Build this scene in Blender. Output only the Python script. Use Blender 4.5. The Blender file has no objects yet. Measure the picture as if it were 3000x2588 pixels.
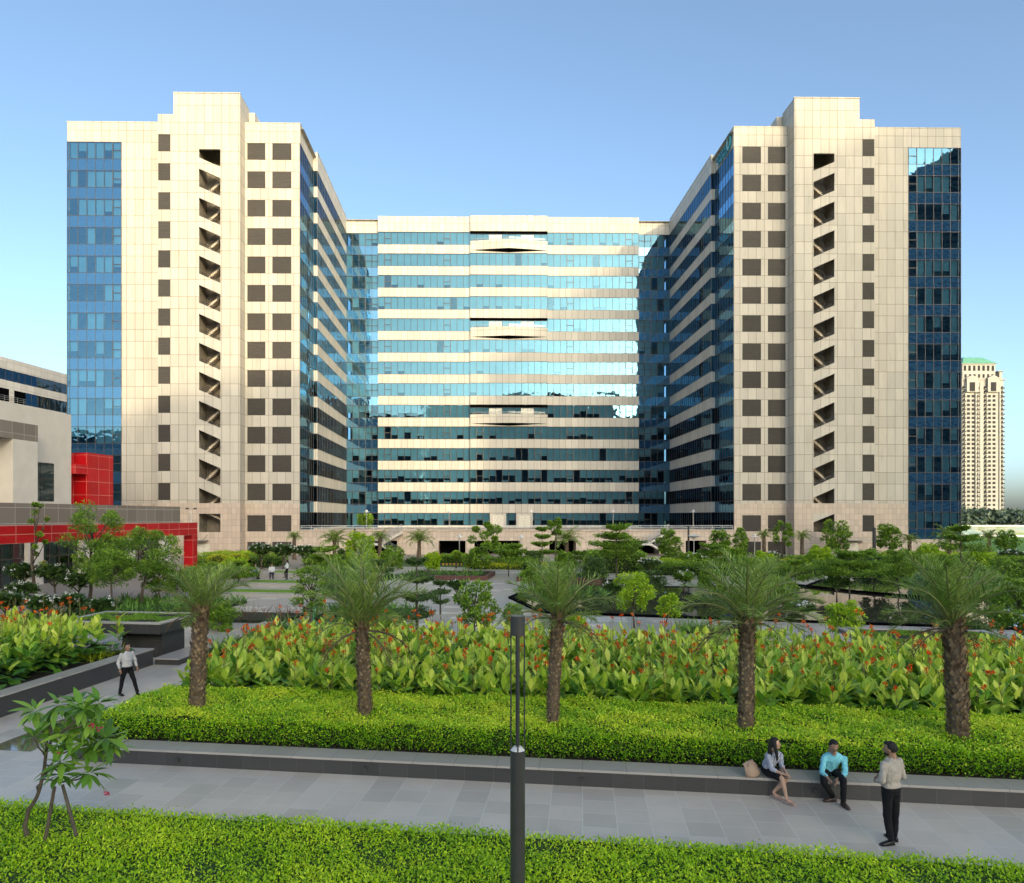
import bpy, math, random
import numpy as np
from mathutils import Vector
random.seed(7); RNG = np.random.default_rng(7)
scene = bpy.context.scene
COL = scene.collection
F = 2070.0; CX = 1432.0; HY = 1512.0; CH = 5.6      # focal length, principal column, horizon row (photo px), eye height

def W(px, py, Y):                      # a photograph pixel at a distance -> point in the world
    return np.array([(px-CX)*Y/F, Y, CH-(py-HY)*Y/F])
def GY(py, z=0.0): return (CH-z)*F/(py-HY)
D2 = (0.1317, 0.9913); N2 = (0.9913, -0.1317)
def G(p, q, z=0.0):                    # garden grid (turned 7.6 degrees) -> world
    return np.array([N2[0]*p+D2[0]*q, N2[1]*p+D2[1]*q, z])
def Gi(x, y): return (N2[0]*x+N2[1]*y, D2[0]*x+D2[1]*y)

# ------------------------------------------------------------------ materials
def new_mat(name):
    m = bpy.data.materials.new(name); m.use_nodes = True
    nt = m.node_tree; nt.nodes.clear()
    return m, nt
def nd(nt, typ, ins=None, **props):
    n = nt.nodes.new(typ)
    for k, v in props.items(): setattr(n, k, v)
    for k, v in (ins or {}).items():
        s = n.inputs[k]
        if isinstance(v, bpy.types.NodeSocket): nt.links.new(v, s)
        else:
            if s.type == 'RGBA' and len(v) == 3: v = (*v, 1)
            s.default_value = v
    return n
def mth(nt, op, a, b=None, c=None):
    ins = {0: a}
    if b is not None: ins[1] = b
    if c is not None: ins[2] = c
    return nd(nt, 'ShaderNodeMath', ins, operation=op).outputs[0]
def mixc(nt, f, a, b, mode='MIX'):
    n = nt.nodes.new('ShaderNodeMix'); n.data_type = 'RGBA'; n.blend_type = mode
    for i, v in ((0, f), (6, a), (7, b)):
        s = n.inputs[i]
        if isinstance(v, bpy.types.NodeSocket): nt.links.new(v, s)
        else: s.default_value = (*v, 1) if (i > 0 and len(v) == 3) else v
    return n.outputs[2]
def out(nt, sh): nd(nt, 'ShaderNodeOutputMaterial', {'Surface': sh})
def noise(nt, vec, scale, detail=3, rough=.55):
    return nd(nt, 'ShaderNodeTexNoise', {'Vector': vec, 'Scale': scale, 'Detail': detail, 'Roughness': rough}).outputs[0]
def objco(nt): return nd(nt, 'ShaderNodeTexCoord').outputs['Object']
def pos(nt): return nd(nt, 'ShaderNodeNewGeometry').outputs['Position']
def sep(nt, v):
    n = nd(nt, 'ShaderNodeSeparateXYZ', {0: v}); return n.outputs
def comb(nt, x, y, z=0.0): return nd(nt, 'ShaderNodeCombineXYZ', {0: x, 1: y, 2: z}).outputs[0]
def ramp(nt, f, stops):
    n = nd(nt, 'ShaderNodeValToRGB', {0: f}); cr = n.color_ramp
    while len(cr.elements) > 1: cr.elements.remove(cr.elements[-1])
    for i, (p, c) in enumerate(stops):
        e = cr.elements[0] if i == 0 else cr.elements.new(p)
        e.position = p; e.color = (*c, 1)
    return n.outputs[0]
def principled(nt, col, rough=.5, metal=0., spec=.5, bump=None, bstr=.3, bdist=.02, **kw):
    ins = {'Base Color': col, 'Roughness': rough, 'Metallic': metal, 'Specular IOR Level': spec}
    ins.update(kw)
    if bump is not None:
        ins['Normal'] = nd(nt, 'ShaderNodeBump', {'Height': bump, 'Strength': bstr, 'Distance': bdist}).outputs[0]
    return nd(nt, 'ShaderNodeBsdfPrincipled', ins).outputs[0]
def simple(name, col, rough=.5, metal=0., nz=0.12, scale=4., spec=.5, bstr=.0):
    m, nt = new_mat(name)
    v = objco(nt); n1 = noise(nt, v, scale, 4)
    c2 = tuple(max(0, x*(1-nz*2)) for x in col); c3 = tuple(min(1, x*(1+nz)) for x in col)
    c = ramp(nt, n1, [(.25, c2), (.75, c3)])
    out(nt, principled(nt, c, rough, metal, spec, bump=n1 if bstr else None, bstr=bstr))
    return m
def cells(nt, h, v, wh, wv, rand_off=0.0, jw=.012, fixed=.0):
    """grid of slabs: returns joint mask (1 in the joint) and a random value per slab"""
    ci = mth(nt, 'FLOOR', mth(nt, 'DIVIDE', h, wh))
    off = nd(nt, 'ShaderNodeTexWhiteNoise', {'W': ci}, noise_dimensions='1D').outputs[0]
    vv = mth(nt, 'ADD', mth(nt, 'DIVIDE', v, wv), mth(nt, 'MULTIPLY', off, rand_off))
    ri = mth(nt, 'FLOOR', vv)
    fh = mth(nt, 'MULTIPLY', mth(nt, 'FRACT', mth(nt, 'DIVIDE', h, wh)), wh)
    fv = mth(nt, 'MULTIPLY', mth(nt, 'FRACT', vv), wv)
    def edge(f, w):
        return mth(nt, 'MINIMUM', f, mth(nt, 'SUBTRACT', w, f))
    e = mth(nt, 'MINIMUM', edge(fh, wh), edge(fv, wv))
    j = mth(nt, 'LESS_THAN', e, jw)
    r = nd(nt, 'ShaderNodeTexWhiteNoise', {'Vector': comb(nt, ci, ri, 3.3)}, noise_dimensions='3D').outputs[0]
    return j, r
def facade_h(nt):
    """horizontal coordinate along whichever wall the shading point is on (object space)"""
    tc = nd(nt, 'ShaderNodeTexCoord'); x, y, z = sep(nt, tc.outputs['Object'])[:3]
    nx = sep(nt, tc.outputs['Normal'])[0]
    side = mth(nt, 'GREATER_THAN', mth(nt, 'ABSOLUTE', nx), .7)
    h = mth(nt, 'ADD', mth(nt, 'MULTIPLY', x, mth(nt, 'SUBTRACT', 1., side)), mth(nt, 'MULTIPLY', y, side))
    return h, z, tc.outputs['Object']

def cladding(name, base, wh, zs, jw=.025, joint=(.20, .15, .10), rough=.6, var=.085, stain=.30):
    m, nt = new_mat(name)
    h, z, co = facade_h(nt)
    if zs is None:                       # floor rhythm: 2.4 m row and 1.7 m row
        zz = mth(nt, 'SUBTRACT', z, 57.05-4.1*14)
        fl = mth(nt, 'DIVIDE', zz, 4.1); fr = mth(nt, 'MULTIPLY', mth(nt, 'FRACT', fl), 4.1)
        up = mth(nt, 'GREATER_THAN', fr, 2.4)
        e1 = mth(nt, 'MINIMUM', fr, mth(nt, 'SUBTRACT', 4.1, fr))
        e2 = mth(nt, 'ABSOLUTE', mth(nt, 'SUBTRACT', fr, 2.4))
        ez = mth(nt, 'MINIMUM', e1, e2)
        ri = mth(nt, 'ADD', mth(nt, 'MULTIPLY', mth(nt, 'FLOOR', fl), 2.), up)
        ci = mth(nt, 'FLOOR', mth(nt, 'DIVIDE', h, wh))
        fh = mth(nt, 'MULTIPLY', mth(nt, 'FRACT', mth(nt, 'DIVIDE', h, wh)), wh)
        eh = mth(nt, 'MINIMUM', fh, mth(nt, 'SUBTRACT', wh, fh))
        j = mth(nt, 'LESS_THAN', mth(nt, 'MINIMUM', ez, eh), jw)
        r = nd(nt, 'ShaderNodeTexWhiteNoise', {'Vector': comb(nt, ci, ri, 1.)}, noise_dimensions='3D').outputs[0]
    else:
        j, r = cells(nt, h, z, wh, zs, 0, jw)
    c = mixc(nt, r, tuple(x*(1-var) for x in base), tuple(min(1, x*(1+var)) for x in base))
    st = noise(nt, comb(nt, mth(nt, 'MULTIPLY', h, 1.6), mth(nt, 'MULTIPLY', z, .22), 0.), 1.0, 5, .65)
    sf = nd(nt, 'ShaderNodeMapRange', {0: st, 1: .5, 2: .8, 3: 0., 4: stain}).outputs[0]
    c = mixc(nt, sf, c, tuple(x*.62 for x in (base[0], base[1]*.93, base[2]*.82)))
    c = mixc(nt, j, c, joint)
    pil = noise(nt, co, .7, 2)
    b = mth(nt, 'ADD', mth(nt, 'MULTIPLY', j, -1.), mth(nt, 'MULTIPLY', pil, .5))
    out(nt, principled(nt, c, rough, 0, .25, bump=b, bstr=.5, bdist=.012))
    return m

def glass(name, tcol, gcol, refl=.38, wob=.03, scale=.55):
    m, nt = new_mat(name)
    co = objco(nt)
    n1 = noise(nt, co, scale, 2, .5)
    nrm = nd(nt, 'ShaderNodeBump', {'Height': n1, 'Strength': 1.0, 'Distance': wob}).outputs[0]
    tr = nd(nt, 'ShaderNodeBsdfTransparent', {0: tcol}).outputs[0]
    gl = nd(nt, 'ShaderNodeBsdfGlossy', {'Color': gcol, 'Roughness': .01, 'Normal': nrm}).outputs[0]
    fr = nd(nt, 'ShaderNodeFresnel', {'IOR': 1.5}).outputs[0]
    fac = mth(nt, 'MINIMUM', mth(nt, 'ADD', mth(nt, 'MULTIPLY', fr, 1.6), refl), 1.)
    out(nt, nd(nt, 'ShaderNodeMixShader', {0: fac, 1: tr, 2: gl}).outputs[0])
    return m
def opaque_glass(name, base, gcol, refl=.45, wob=.03):
    m, nt = new_mat(name)
    n1 = noise(nt, objco(nt), .55, 2, .5)
    nrm = nd(nt, 'ShaderNodeBump', {'Height': n1, 'Strength': 1.0, 'Distance': wob}).outputs[0]
    df = nd(nt, 'ShaderNodeBsdfDiffuse', {0: base}).outputs[0]
    gl = nd(nt, 'ShaderNodeBsdfGlossy', {'Color': gcol, 'Roughness': .01, 'Normal': nrm}).outputs[0]
    fr = nd(nt, 'ShaderNodeFresnel', {'IOR': 1.5}).outputs[0]
    fac = mth(nt, 'MINIMUM', mth(nt, 'ADD', mth(nt, 'MULTIPLY', fr, 1.6), refl), 1.)
    out(nt, nd(nt, 'ShaderNodeMixShader', {0: fac, 1: df, 2: gl}).outputs[0])
    return m

def leafmat(name, cols, rough=.45, trans=.3, spec=.4):
    m, nt = new_mat(name)
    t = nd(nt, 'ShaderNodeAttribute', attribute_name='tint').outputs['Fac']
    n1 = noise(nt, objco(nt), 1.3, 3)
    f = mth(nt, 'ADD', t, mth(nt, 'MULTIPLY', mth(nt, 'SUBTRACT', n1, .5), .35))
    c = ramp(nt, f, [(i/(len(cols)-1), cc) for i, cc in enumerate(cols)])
    p = principled(nt, c, rough, 0, spec)
    tr = nd(nt, 'ShaderNodeBsdfTranslucent', {0: mixc(nt, .5, c, (.55, .75, .08), 'MULTIPLY')}).outputs[0]
    tr = nd(nt, 'ShaderNodeBsdfTranslucent', {0: c}).outputs[0]
    out(nt, nd(nt, 'ShaderNodeMixShader', {0: trans, 1: p, 2: tr}).outputs[0])
    return m

M = {}
M['clad'] = cladding('cream_cladding', (.57, .53, .465), 1.2, None)
M['clad_tower'] = cladding('cream_cladding_plain', (.55, .50, .425), 1.2, None, stain=.42)
M['granite'] = cladding('pink_granite', (.58, .47, .38), .62, .84, jw=.012, joint=(.28, .21, .16), var=.09, stain=.1, rough=.5)
M['glass'] = glass('blue_glass', (.44, .74, .90), (.066, .15, .215), .34, wob=.014)
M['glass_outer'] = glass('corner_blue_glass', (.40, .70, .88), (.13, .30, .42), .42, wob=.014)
M['glass_dark'] = glass('dark_glass', (.55, .62, .60), (.28, .32, .34), refl=.22)
M['spandrel'] = opaque_glass('spandrel_glass', (.018, .065, .14), (.15, .34, .50), .42, .014)
M['mullion'] = simple('mullion_metal', (.10, .085, .08), .4, .3)
M['blind'] = simple('roller_blind', (.62, .66, .62), .8, nz=.06, scale=.4)
M['interior'] = simple('office_interior', (.10, .11, .12), .9, nz=.3, scale=.3)
M['ceiling'] = simple('office_ceiling', (.30, .30, .30), .9, nz=.1)
M['white_metal'] = simple('white_metal', (.72, .72, .70), .4)
M['steel'] = simple('steel', (.45, .45, .44), .35, .7)
M['dark_metal'] = simple('dark_metal', (.075, .077, .078), .38, .3, nz=.05)
M['rail_dark'] = simple('dark_rail', (.05, .05, .05), .5)
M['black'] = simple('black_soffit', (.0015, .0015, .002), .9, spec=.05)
M['plaster'] = simple('stair_plaster', (.68, .58, .46), .9, nz=.12, scale=1.)
M['stair_dark'] = simple('stair_plaster_shaded', (.27, .23, .18), .9, nz=.2, scale=1.)  # darker copy of the stair plaster, shade of the shaft put into its colour
M['concrete'] = simple('concrete', (.45, .43, .39), .9, nz=.12)
def louver(name, col):
    m, nt = new_mat(name); h, z, co = facade_h(nt)
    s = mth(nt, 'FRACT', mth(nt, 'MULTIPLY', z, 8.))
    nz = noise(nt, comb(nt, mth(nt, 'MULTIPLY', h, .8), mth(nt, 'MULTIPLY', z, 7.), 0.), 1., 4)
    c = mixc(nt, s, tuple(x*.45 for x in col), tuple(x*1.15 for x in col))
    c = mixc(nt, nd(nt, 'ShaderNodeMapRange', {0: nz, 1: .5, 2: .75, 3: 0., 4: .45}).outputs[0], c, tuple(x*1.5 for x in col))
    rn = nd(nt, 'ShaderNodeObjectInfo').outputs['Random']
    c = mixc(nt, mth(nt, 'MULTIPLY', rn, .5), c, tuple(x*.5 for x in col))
    out(nt, principled(nt, c, .55, bump=s, bstr=.8, bdist=.05)); return m
M['louver'] = louver('louver_slats', (.105, .092, .082))
def stone(name, col, rough, wh, wv, jw, joint, var, ro=1.0, vert=False, spec=.5, mottled=.55, bs=.15):
    m, nt = new_mat(name)
    x, y, z = sep(nt, pos(nt))[:3]
    p = mth(nt, 'ADD', mth(nt, 'MULTIPLY', x, N2[0]), mth(nt, 'MULTIPLY', y, N2[1]))
    q = mth(nt, 'ADD', mth(nt, 'MULTIPLY', x, D2[0]), mth(nt, 'MULTIPLY', y, D2[1]))
    j, r = cells(nt, p, q, wh, wv, ro, jw)
    n1 = noise(nt, comb(nt, p, q, z), 1.3, 5, .6); n2 = noise(nt, comb(nt, p, q, z), 22., 4, .6)
    c = mixc(nt, r, tuple(a*(1-var) for a in col), tuple(a*(1+var) for a in (col[0]*1.02, col[1], col[2]*.99)))
    c = mixc(nt, mth(nt, 'MULTIPLY', n1, mottled), c, tuple(a*.55 for a in col))
    c = mixc(nt, mth(nt, 'MULTIPLY', n2, .35), c, tuple(a*1.3 for a in col))
    c = mixc(nt, j, c, joint)
    rr = nd(nt, 'ShaderNodeMapRange', {0: mth(nt, 'ADD', mth(nt, 'MULTIPLY', n1, .6), mth(nt, 'MULTIPLY', r, .4)), 3: rough*.6, 4: rough*1.35}).outputs[0]
    b = mth(nt, 'ADD', mth(nt, 'MULTIPLY', n2, .4), mth(nt, 'MULTIPLY', j, -1.))
    out(nt, principled(nt, c, rr, 0, spec, bump=b, bstr=bs, bdist=.01)); return m
M['paving'] = stone('slate_paving', (.58, .52, .45), .36, .62, .60, .007, (.66, .63, .57), .20)
M['bench_top'] = stone('slate_ledge', (.42, .39, .36), .4, .9, 9., .004, (.12, .12, .12), .08)
M['bench_face'] = stone('black_slate', (.055, .055, .056), .4, .62, 9., .004, (.10, .10, .10), .22, mottled=.5)
M['plaza'] = stone('plaza_paving', (.47, .43, .38), .5, 1.2, .9, .012, (.40, .37, .32), .12)
M['pale_tile'] = stone('pale_tile', (.66, .60, .53), .35, 9., 9., .001, (.4, .4, .4), .05)
M['drive'] = stone('driveway_paving', (.40, .34, .28), .6, 1.2, 1.2, .015, (.25, .22, .2), .08)
M['soil'] = simple('dark_soil', (.028, .020, .014), .95, nz=.3, scale=20)
M['wood_edge'] = simple('red_brown_stone', (.12, .045, .035), .5, nz=.2)
def redmat(name, wh, wv, off):
    m, nt = new_mat(name); h, z, co = facade_h(nt)
    j, r = cells(nt, h, mth(nt, 'SUBTRACT', z, off), wh, wv, 0, .02)
    c = mixc(nt, r, (.50, .006, .012), (.60, .010, .018)); c = mixc(nt, j, c, (.72, .30, .24))
    out(nt, principled(nt, c, .28, bump=j, bstr=-.3)); return m
M['red'] = redmat('red_cladding', 1.9, 1.55, .3); M['red_beam'] = redmat('red_beam_cladding', 1.5, .565, 3.87)
M['brown'] = cladding('taupe_cladding', (.24, .20, .165), 1.5, 1.25, jw=.02, joint=(.5, .45, .4), stain=.05, rough=.45)
M['white_wall'] = simple('cream_render', (.70, .64, .56), .85, nz=.05, scale=.6)
M['white_clad'] = cladding('white_cladding', (.62, .60, .58), 1.5, 1.0, jw=.02, joint=(.33, .32, .32), stain=.3)
M['tower_wall'] = simple('ivory_wall', (.33, .32, .30), .8, nz=.06, scale=.05)
M['green_roof'] = simple('green_metal_roof', (.12, .33, .24), .5, nz=.1, scale=.3)
M['glasspane'] = simple('window_dark', (.02, .022, .025), .5, spec=.08)
M['cream_door'] = simple('cream_door', (.72, .68, .58), .6)
M['orange_wood'] = simple('timber_panel', (.42, .20, .06), .5)
# foliage
M['hedge'] = leafmat('hedge_leaf', [(.035, .12, .012), (.15, .41, .020), (.46, .74, .035), (.80, .86, .080)])
M['cover'] = leafmat('groundcover_leaf', [(.08, .26, .012), (.38, .66, .022), (.66, .82, .045)])
M['canna'] = leafmat('canna_leaf', [(.04, .14, .030), (.15, .37, .045), (.48, .66, .075), (.80, .86, .16)], rough=.38)
M['canna_flower'] = leafmat('canna_flower', [(.85, .05, .006), (.9, .14, .01), (.9, .30, .03)], trans=.35)
M['stalk'] = simple('flower_stalk', (.24, .19, .07), .7)
M['palm'] = leafmat('palm_leaflet', [(.085, .17, .030), (.23, .36, .07), (.50, .58, .17)], rough=.42, trans=.2)
M['rachis'] = simple('palm_rachis', (.17, .19, .06), .5)
M['trunk_palm'] = simple('palm_bark', (.135, .10, .070), .9, nz=.3, scale=9)
M['scale_palm'] = leafmat('palm_leaf_base', [(.07, .042, .022), (.24, .16, .095), (.44, .32, .20)], rough=.9, trans=0.)
M['bark'] = simple('bark', (.12, .095, .07), .9, nz=.25, scale=8)
M['leaf'] = leafmat('tree_leaf', [(.055, .13, .018), (.17, .32, .032), (.38, .55, .065)])
M['leaf_dark'] = leafmat('dark_leaf', [(.03, .075, .022), (.08, .16, .04), (.17, .28, .065)], rough=.35)
M['leaf_light'] = leafmat('light_leaf', [(.15, .30, .018), (.34, .54, .03), (.58, .72, .06)])
M['leaf_fran'] = leafmat('frangipani_leaf', [(.08, .20, .035), (.17, .36, .05), (.35, .55, .09)], rough=.35)
M['leaf_far'] = leafmat('far_leaf', [(.04, .065, .045), (.065, .10, .065), (.09, .13, .08)], trans=.1)
M['lily'] = leafmat('lily_leaf', [(.045, .13, .025), (.12, .27, .045), (.27, .46, .075)])
M['lawn'] = leafmat('lawn_blade', [(0.084, 0.210, 0.021), (0.168, 0.350, 0.028), (0.252, 0.448, 0.042)])
M['bronze'] = leafmat('bronze_leaf', [(.08, .04, .03), (.18, .09, .05), (.26, .16, .09)])
M['lime'] = leafmat('lime_leaf', [(.25, .36, .02), (.46, .55, .035), (.65, .66, .07)])
M['white_flower'] = leafmat('white_petal', [(.7, .7, .62), (.8, .8, .75), (.85, .85, .8)])
M['pink_flower'] = leafmat('pink_petal', [(.5, .02, .09), (.6, .04, .12), (.7, .12, .2)])
def watermat():
    m, nt = new_mat('pool_water')
    n1 = noise(nt, pos(nt), 1.6, 3)
    out(nt, principled(nt, (.06, .055, .04), .02, 0, 1., bump=n1, bstr=.12, bdist=.003, **{'IOR': 1.8}))
    return m
M['water'] = watermat()
def groundmat():
    m, nt = new_mat('earth_and_grass')
    n1 = noise(nt, pos(nt), .05, 6); n2 = noise(nt, pos(nt), 3., 5)
    c = ramp(nt, n1, [(.3, (.06, .13, .02)), (.55, (.10, .20, .03)), (.8, (.14, .20, .05))])
    c = mixc(nt, n2, c, (.05, .09, .02)); out(nt, principled(nt, c, .9)); return m
M['ground'] = groundmat()
def lawnmat():
    m, nt = new_mat('mown_lawn'); n2 = noise(nt, pos(nt), 5., 6, .7)
    c = ramp(nt, n2, [(.3, (.10, .22, .012)), (.7, (.22, .38, .03))]); out(nt, principled(nt, c, .9, bump=n2, bstr=.6)); return m
M['lawn_base'] = lawnmat()

# ------------------------------------------------------------------ mesh builder
T_DIAMOND = (np.array([[0, 0, 0], [-.5, .5, .06], [0, 1, 0], [.5, .5, .06]], float), np.array([[0, 3, 2, 1]]))
T_FOLD = (np.array([[0, 0, 0], [-.5, .45, .12], [.5, .45, .12], [0, 1, -.1], [0, .5, 0]], float), np.array([[0, 2, 3, 4], [0, 4, 3, 1]]))
def _big():
    V = []; Fc = []
    rows = [(0, .06), (.14, .5), (.36, .95), (.6, .95), (.82, .55), (1, .02)]
    for y, w in rows: V += [[-w/2, y, .10*w-y*y*.0], [0, y, 0], [w/2, y, .10*w]]
    for i in range(len(rows)-1):
        a = i*3; Fc += [[a, a+1, a+4, a+3], [a+1, a+2, a+5, a+4]]
    return np.array(V, float), np.array(Fc)
T_BIG = _big()
T_STRAP = (np.array([[-.5, 0, 0], [.5, 0, 0], [-.5, .4, 0], [.5, .4, 0], [-.35, .75, 0], [.35, .75, 0], [0, 1, 0]], float),
           [[0, 1, 3, 2], [2, 3, 5, 4], [4, 5, 6]])
def nrmz(a): return a/np.maximum(np.linalg.norm(a, axis=-1, keepdims=True), 1e-9)
def rdir(n, up=0.0, rng=None):
    rng = rng or RNG
    v = rng.normal(size=(n, 3)); v[:, 2] += up; return nrmz(v)

class MB:
    def __init__(s): s.V = []; s.L = []; s.C = []; s.Mi = []; s.T = []; s.n = 0
    def add(s, V, Fc, mi=0, tint=.5):
        V = np.asarray(V, float).reshape(-1, 3)
        s.V.append(V); s.T.append(np.broadcast_to(np.asarray(tint, float), (len(V),)))
        if isinstance(Fc, np.ndarray):
            s.L.append((Fc+s.n).ravel()); s.C.append(np.full(len(Fc), Fc.shape[1])); s.Mi.append(np.full(len(Fc), mi))
        else:
            for f in Fc: s.L.append(np.array(f)+s.n)
            s.C.append(np.array([len(f) for f in Fc], int)); s.Mi.append(np.full(len(Fc), mi))
        s.n += len(V); return s
    def quad(s, a, b, c, d, mi=0): return s.add([a, b, c, d], [[0, 1, 2, 3]], mi)
    def box(s, x0, x1, y0, y1, z0, z1, mi=0):
        x0, x1 = sorted((x0, x1)); y0, y1 = sorted((y0, y1)); z0, z1 = sorted((z0, z1))
        V = [(x, y, z) for z in (z0, z1) for y in (y0, y1) for x in (x0, x1)]
        return s.add(V, np.array([[0, 2, 3, 1], [4, 5, 7, 6], [0, 1, 5, 4], [2, 6, 7, 3], [0, 4, 6, 2], [1, 3, 7, 5]]), mi)
    def gbox(s, p0, p1, q0, q1, z0, z1, mi=0):
        V = [G(p, q, z) for z in (z0, z1) for q in (q0, q1) for p in (p0, p1)]
        return s.add(V, np.array([[0, 2, 3, 1], [4, 5, 7, 6], [0, 1, 5, 4], [2, 6, 7, 3], [0, 4, 6, 2], [1, 3, 7, 5]]), mi)
    def extr(s, poly, vec, mi=0):
        """poly: list of 3-D points, extruded by vec"""
        P = np.asarray(poly, float); n = len(P); V = np.vstack([P, P+np.asarray(vec, float)])
        Fc = [list(range(n))[::-1], list(range(n, 2*n))]+[[i, (i+1) % n, n+(i+1) % n, n+i] for i in range(n)]
        return s.add(V, Fc, mi)
    def tube(s, pts, rad, seg=8, mi=0, caps=True, tint=.5, flat=None):
        P = np.asarray(pts, float); n = len(P)
        R = np.broadcast_to(np.asarray(rad, float), (n,)) if np.ndim(rad) < 2 else np.asarray(rad, float)
        V = []; up = np.array([0, 0, 1.])
        tg = np.gradient(P, axis=0) if n > 2 else np.tile(P[1]-P[0], (2, 1))
        tg = nrmz(tg)
        a = np.array([1., 0, 0]) if flat is None else np.asarray(flat, float)
        for i in range(n):
            t = tg[i]
            if flat is not None and np.ndim(flat) == 2: a = np.asarray(flat[i], float)
            a = a-t*np.dot(a, t)
            if np.linalg.norm(a) < .05: a = np.array([0, 1., 0])-t*t[1]
            a = a/np.linalg.norm(a); b = np.cross(t, a)
            ra, rb = (R[i], R[i]) if R.ndim == 1 else R[i]
            for k in range(seg):
                th = 2*math.pi*k/seg; V.append(P[i]+a*math.cos(th)*ra+b*math.sin(th)*rb)
        Fc = [[i*seg+k, i*seg+(k+1) % seg, (i+1)*seg+(k+1) % seg, (i+1)*seg+k] for i in range(n-1) for k in range(seg)]
        if caps: Fc += [list(range(seg))[::-1], [(n-1)*seg+k for k in range(seg)]]
        return s.add(V, Fc, mi, tint)
    def ellipsoid(s, c, r, axes=None, mi=0, nu=16, nv=10, fn=None, tint=.5):
        V = []; c = np.asarray(c, float); A = np.eye(3) if axes is None else np.asarray(axes)
        for i in range(nv+1):
            ph = math.pi*i/nv
            for k in range(nu):
                th = 2*math.pi*k/nu
                v = np.array([math.sin(ph)*math.cos(th), math.sin(ph)*math.sin(th), math.cos(ph)])
                if fn: v = fn(v)
                V.append(c+(v*np.asarray(r)) @ A)
        Fc = [[i*nu+k, (i+1)*nu+k, (i+1)*nu+(k+1) % nu, i*nu+(k+1) % nu] for i in range(nv) for k in range(nu)]
        return s.add(V, np.array(Fc), mi, tint)
    def leaves(s, P, D, Nn, L, Wd, tint=.5, mi=0, tpl=T_DIAMOND, droop=0.0):
        P = np.asarray(P, float); n = len(P)
        if n == 0: return s
        D = nrmz(np.asarray(D, float)); Nn = np.asarray(Nn, float)
        B = nrmz(np.cross(D, Nn)); Nn = nrmz(np.cross(B, D))
        L = np.broadcast_to(np.asarray(L, float), (n,)); Wd = np.broadcast_to(np.asarray(Wd, float), (n,))
        dr = np.broadcast_to(np.asarray(droop, float), (n,))
        tv, tf = tpl
        X = tv[None, :, 0]*Wd[:, None]; Y = tv[None, :, 1]*L[:, None]; Z = tv[None, :, 2]*Wd[:, None]-dr[:, None]*L[:, None]*tv[None, :, 1]**2
        V = P[:, None, :]+X[..., None]*B[:, None, :]+Y[..., None]*D[:, None, :]+Z[..., None]*Nn[:, None, :]
        m = len(tv)
        tt = np.repeat(np.broadcast_to(np.asarray(tint, float), (n,)), m)
        s.V.append(V.reshape(-1, 3)); s.T.append(tt)
        offs = (np.arange(n)*m)[:, None]
        groups = [tf] if isinstance(tf, np.ndarray) else [np.array([f for f in tf if len(f) == k]) for k in sorted({len(f) for f in tf})]
        for g in groups:
            A = (g.ravel()[None, :]+offs+s.n).ravel(); s.L.append(A)
            s.C.append(np.full(n*len(g), g.shape[1])); s.Mi.append(np.full(n*len(g), mi))
        s.n += n*m; return s
    def mesh(s, name, mats, sub=(0, 0, 0), smooth=False):
        me = bpy.data.meshes.new(name)
        V = np.vstack(s.V)-np.asarray(sub, float)
        L = np.concatenate(s.L).astype(np.int32); C = np.concatenate(s.C).astype(np.int32)
        me.vertices.add(len(V)); me.vertices.foreach_set('co', V.ravel())
        me.loops.add(len(L)); me.loops.foreach_set('vertex_index', L)
        me.polygons.add(len(C)); st = np.concatenate([[0], np.cumsum(C)[:-1]]).astype(np.int32)
        me.polygons.foreach_set('loop_start', st); me.polygons.foreach_set('loop_total', C)
        me.polygons.foreach_set('material_index', np.concatenate(s.Mi).astype(np.int32))
        me.polygons.foreach_set('use_smooth', np.full(len(C), bool(smooth)))
        for m in mats: me.materials.append(M[m] if isinstance(m, str) else m)
        me.update(calc_edges=True); me.validate()
        at = me.attributes.new('tint', 'FLOAT', 'POINT'); at.data.foreach_set('value', np.concatenate(s.T).astype(np.float32))
        return me
    def build(s, name, mats, parent=None, sub=None, smooth=False, origin=None):
        if not isinstance(mats, (list, tuple)): mats = [mats]
        if sub is None:
            sub = origin if origin is not None else (tuple(parent['_o']) if parent is not None and '_o' in parent else (0, 0, 0))
        o = bpy.data.objects.new(name, s.mesh(name, mats, sub, smooth)); COL.objects.link(o)
        if parent is not None: o.parent = parent
        elif origin is not None: o.location = origin
        return o
def tag(o, label=None, cat=None, group=None, kind=None):
    if label: o['label'] = label
    if cat: o['category'] = cat
    if group: o['group'] = group
    if kind: o['kind'] = kind
    return o
def thing(name, label, cat, loc, rz=0, group=None, o=None):
    e = bpy.data.objects.new(name, None); e.empty_display_size = .3; COL.objects.link(e)
    e.location = loc; e.rotation_euler = (0, 0, rz); e['_o'] = tuple(loc) if o is None else tuple(o)
    return tag(e, label, cat, group)
def copy_tree(o, loc=None, rz=None, label=None, parent=None, scale=None):
    c = o.copy(); COL.objects.link(c)
    if parent is not None: c.parent = parent
    if loc is not None: c.location = loc
    if rz is not None: c.rotation_euler = (0, 0, rz)
    if scale is not None: c.scale = (scale,)*3
    if label: c['label'] = label
    for ch in [x for x in COL.objects if x.parent == o]: copy_tree(ch, parent=c)
    return c
def structure(name, mb, mats): return tag(mb.build(name, mats), kind='structure')
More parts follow.
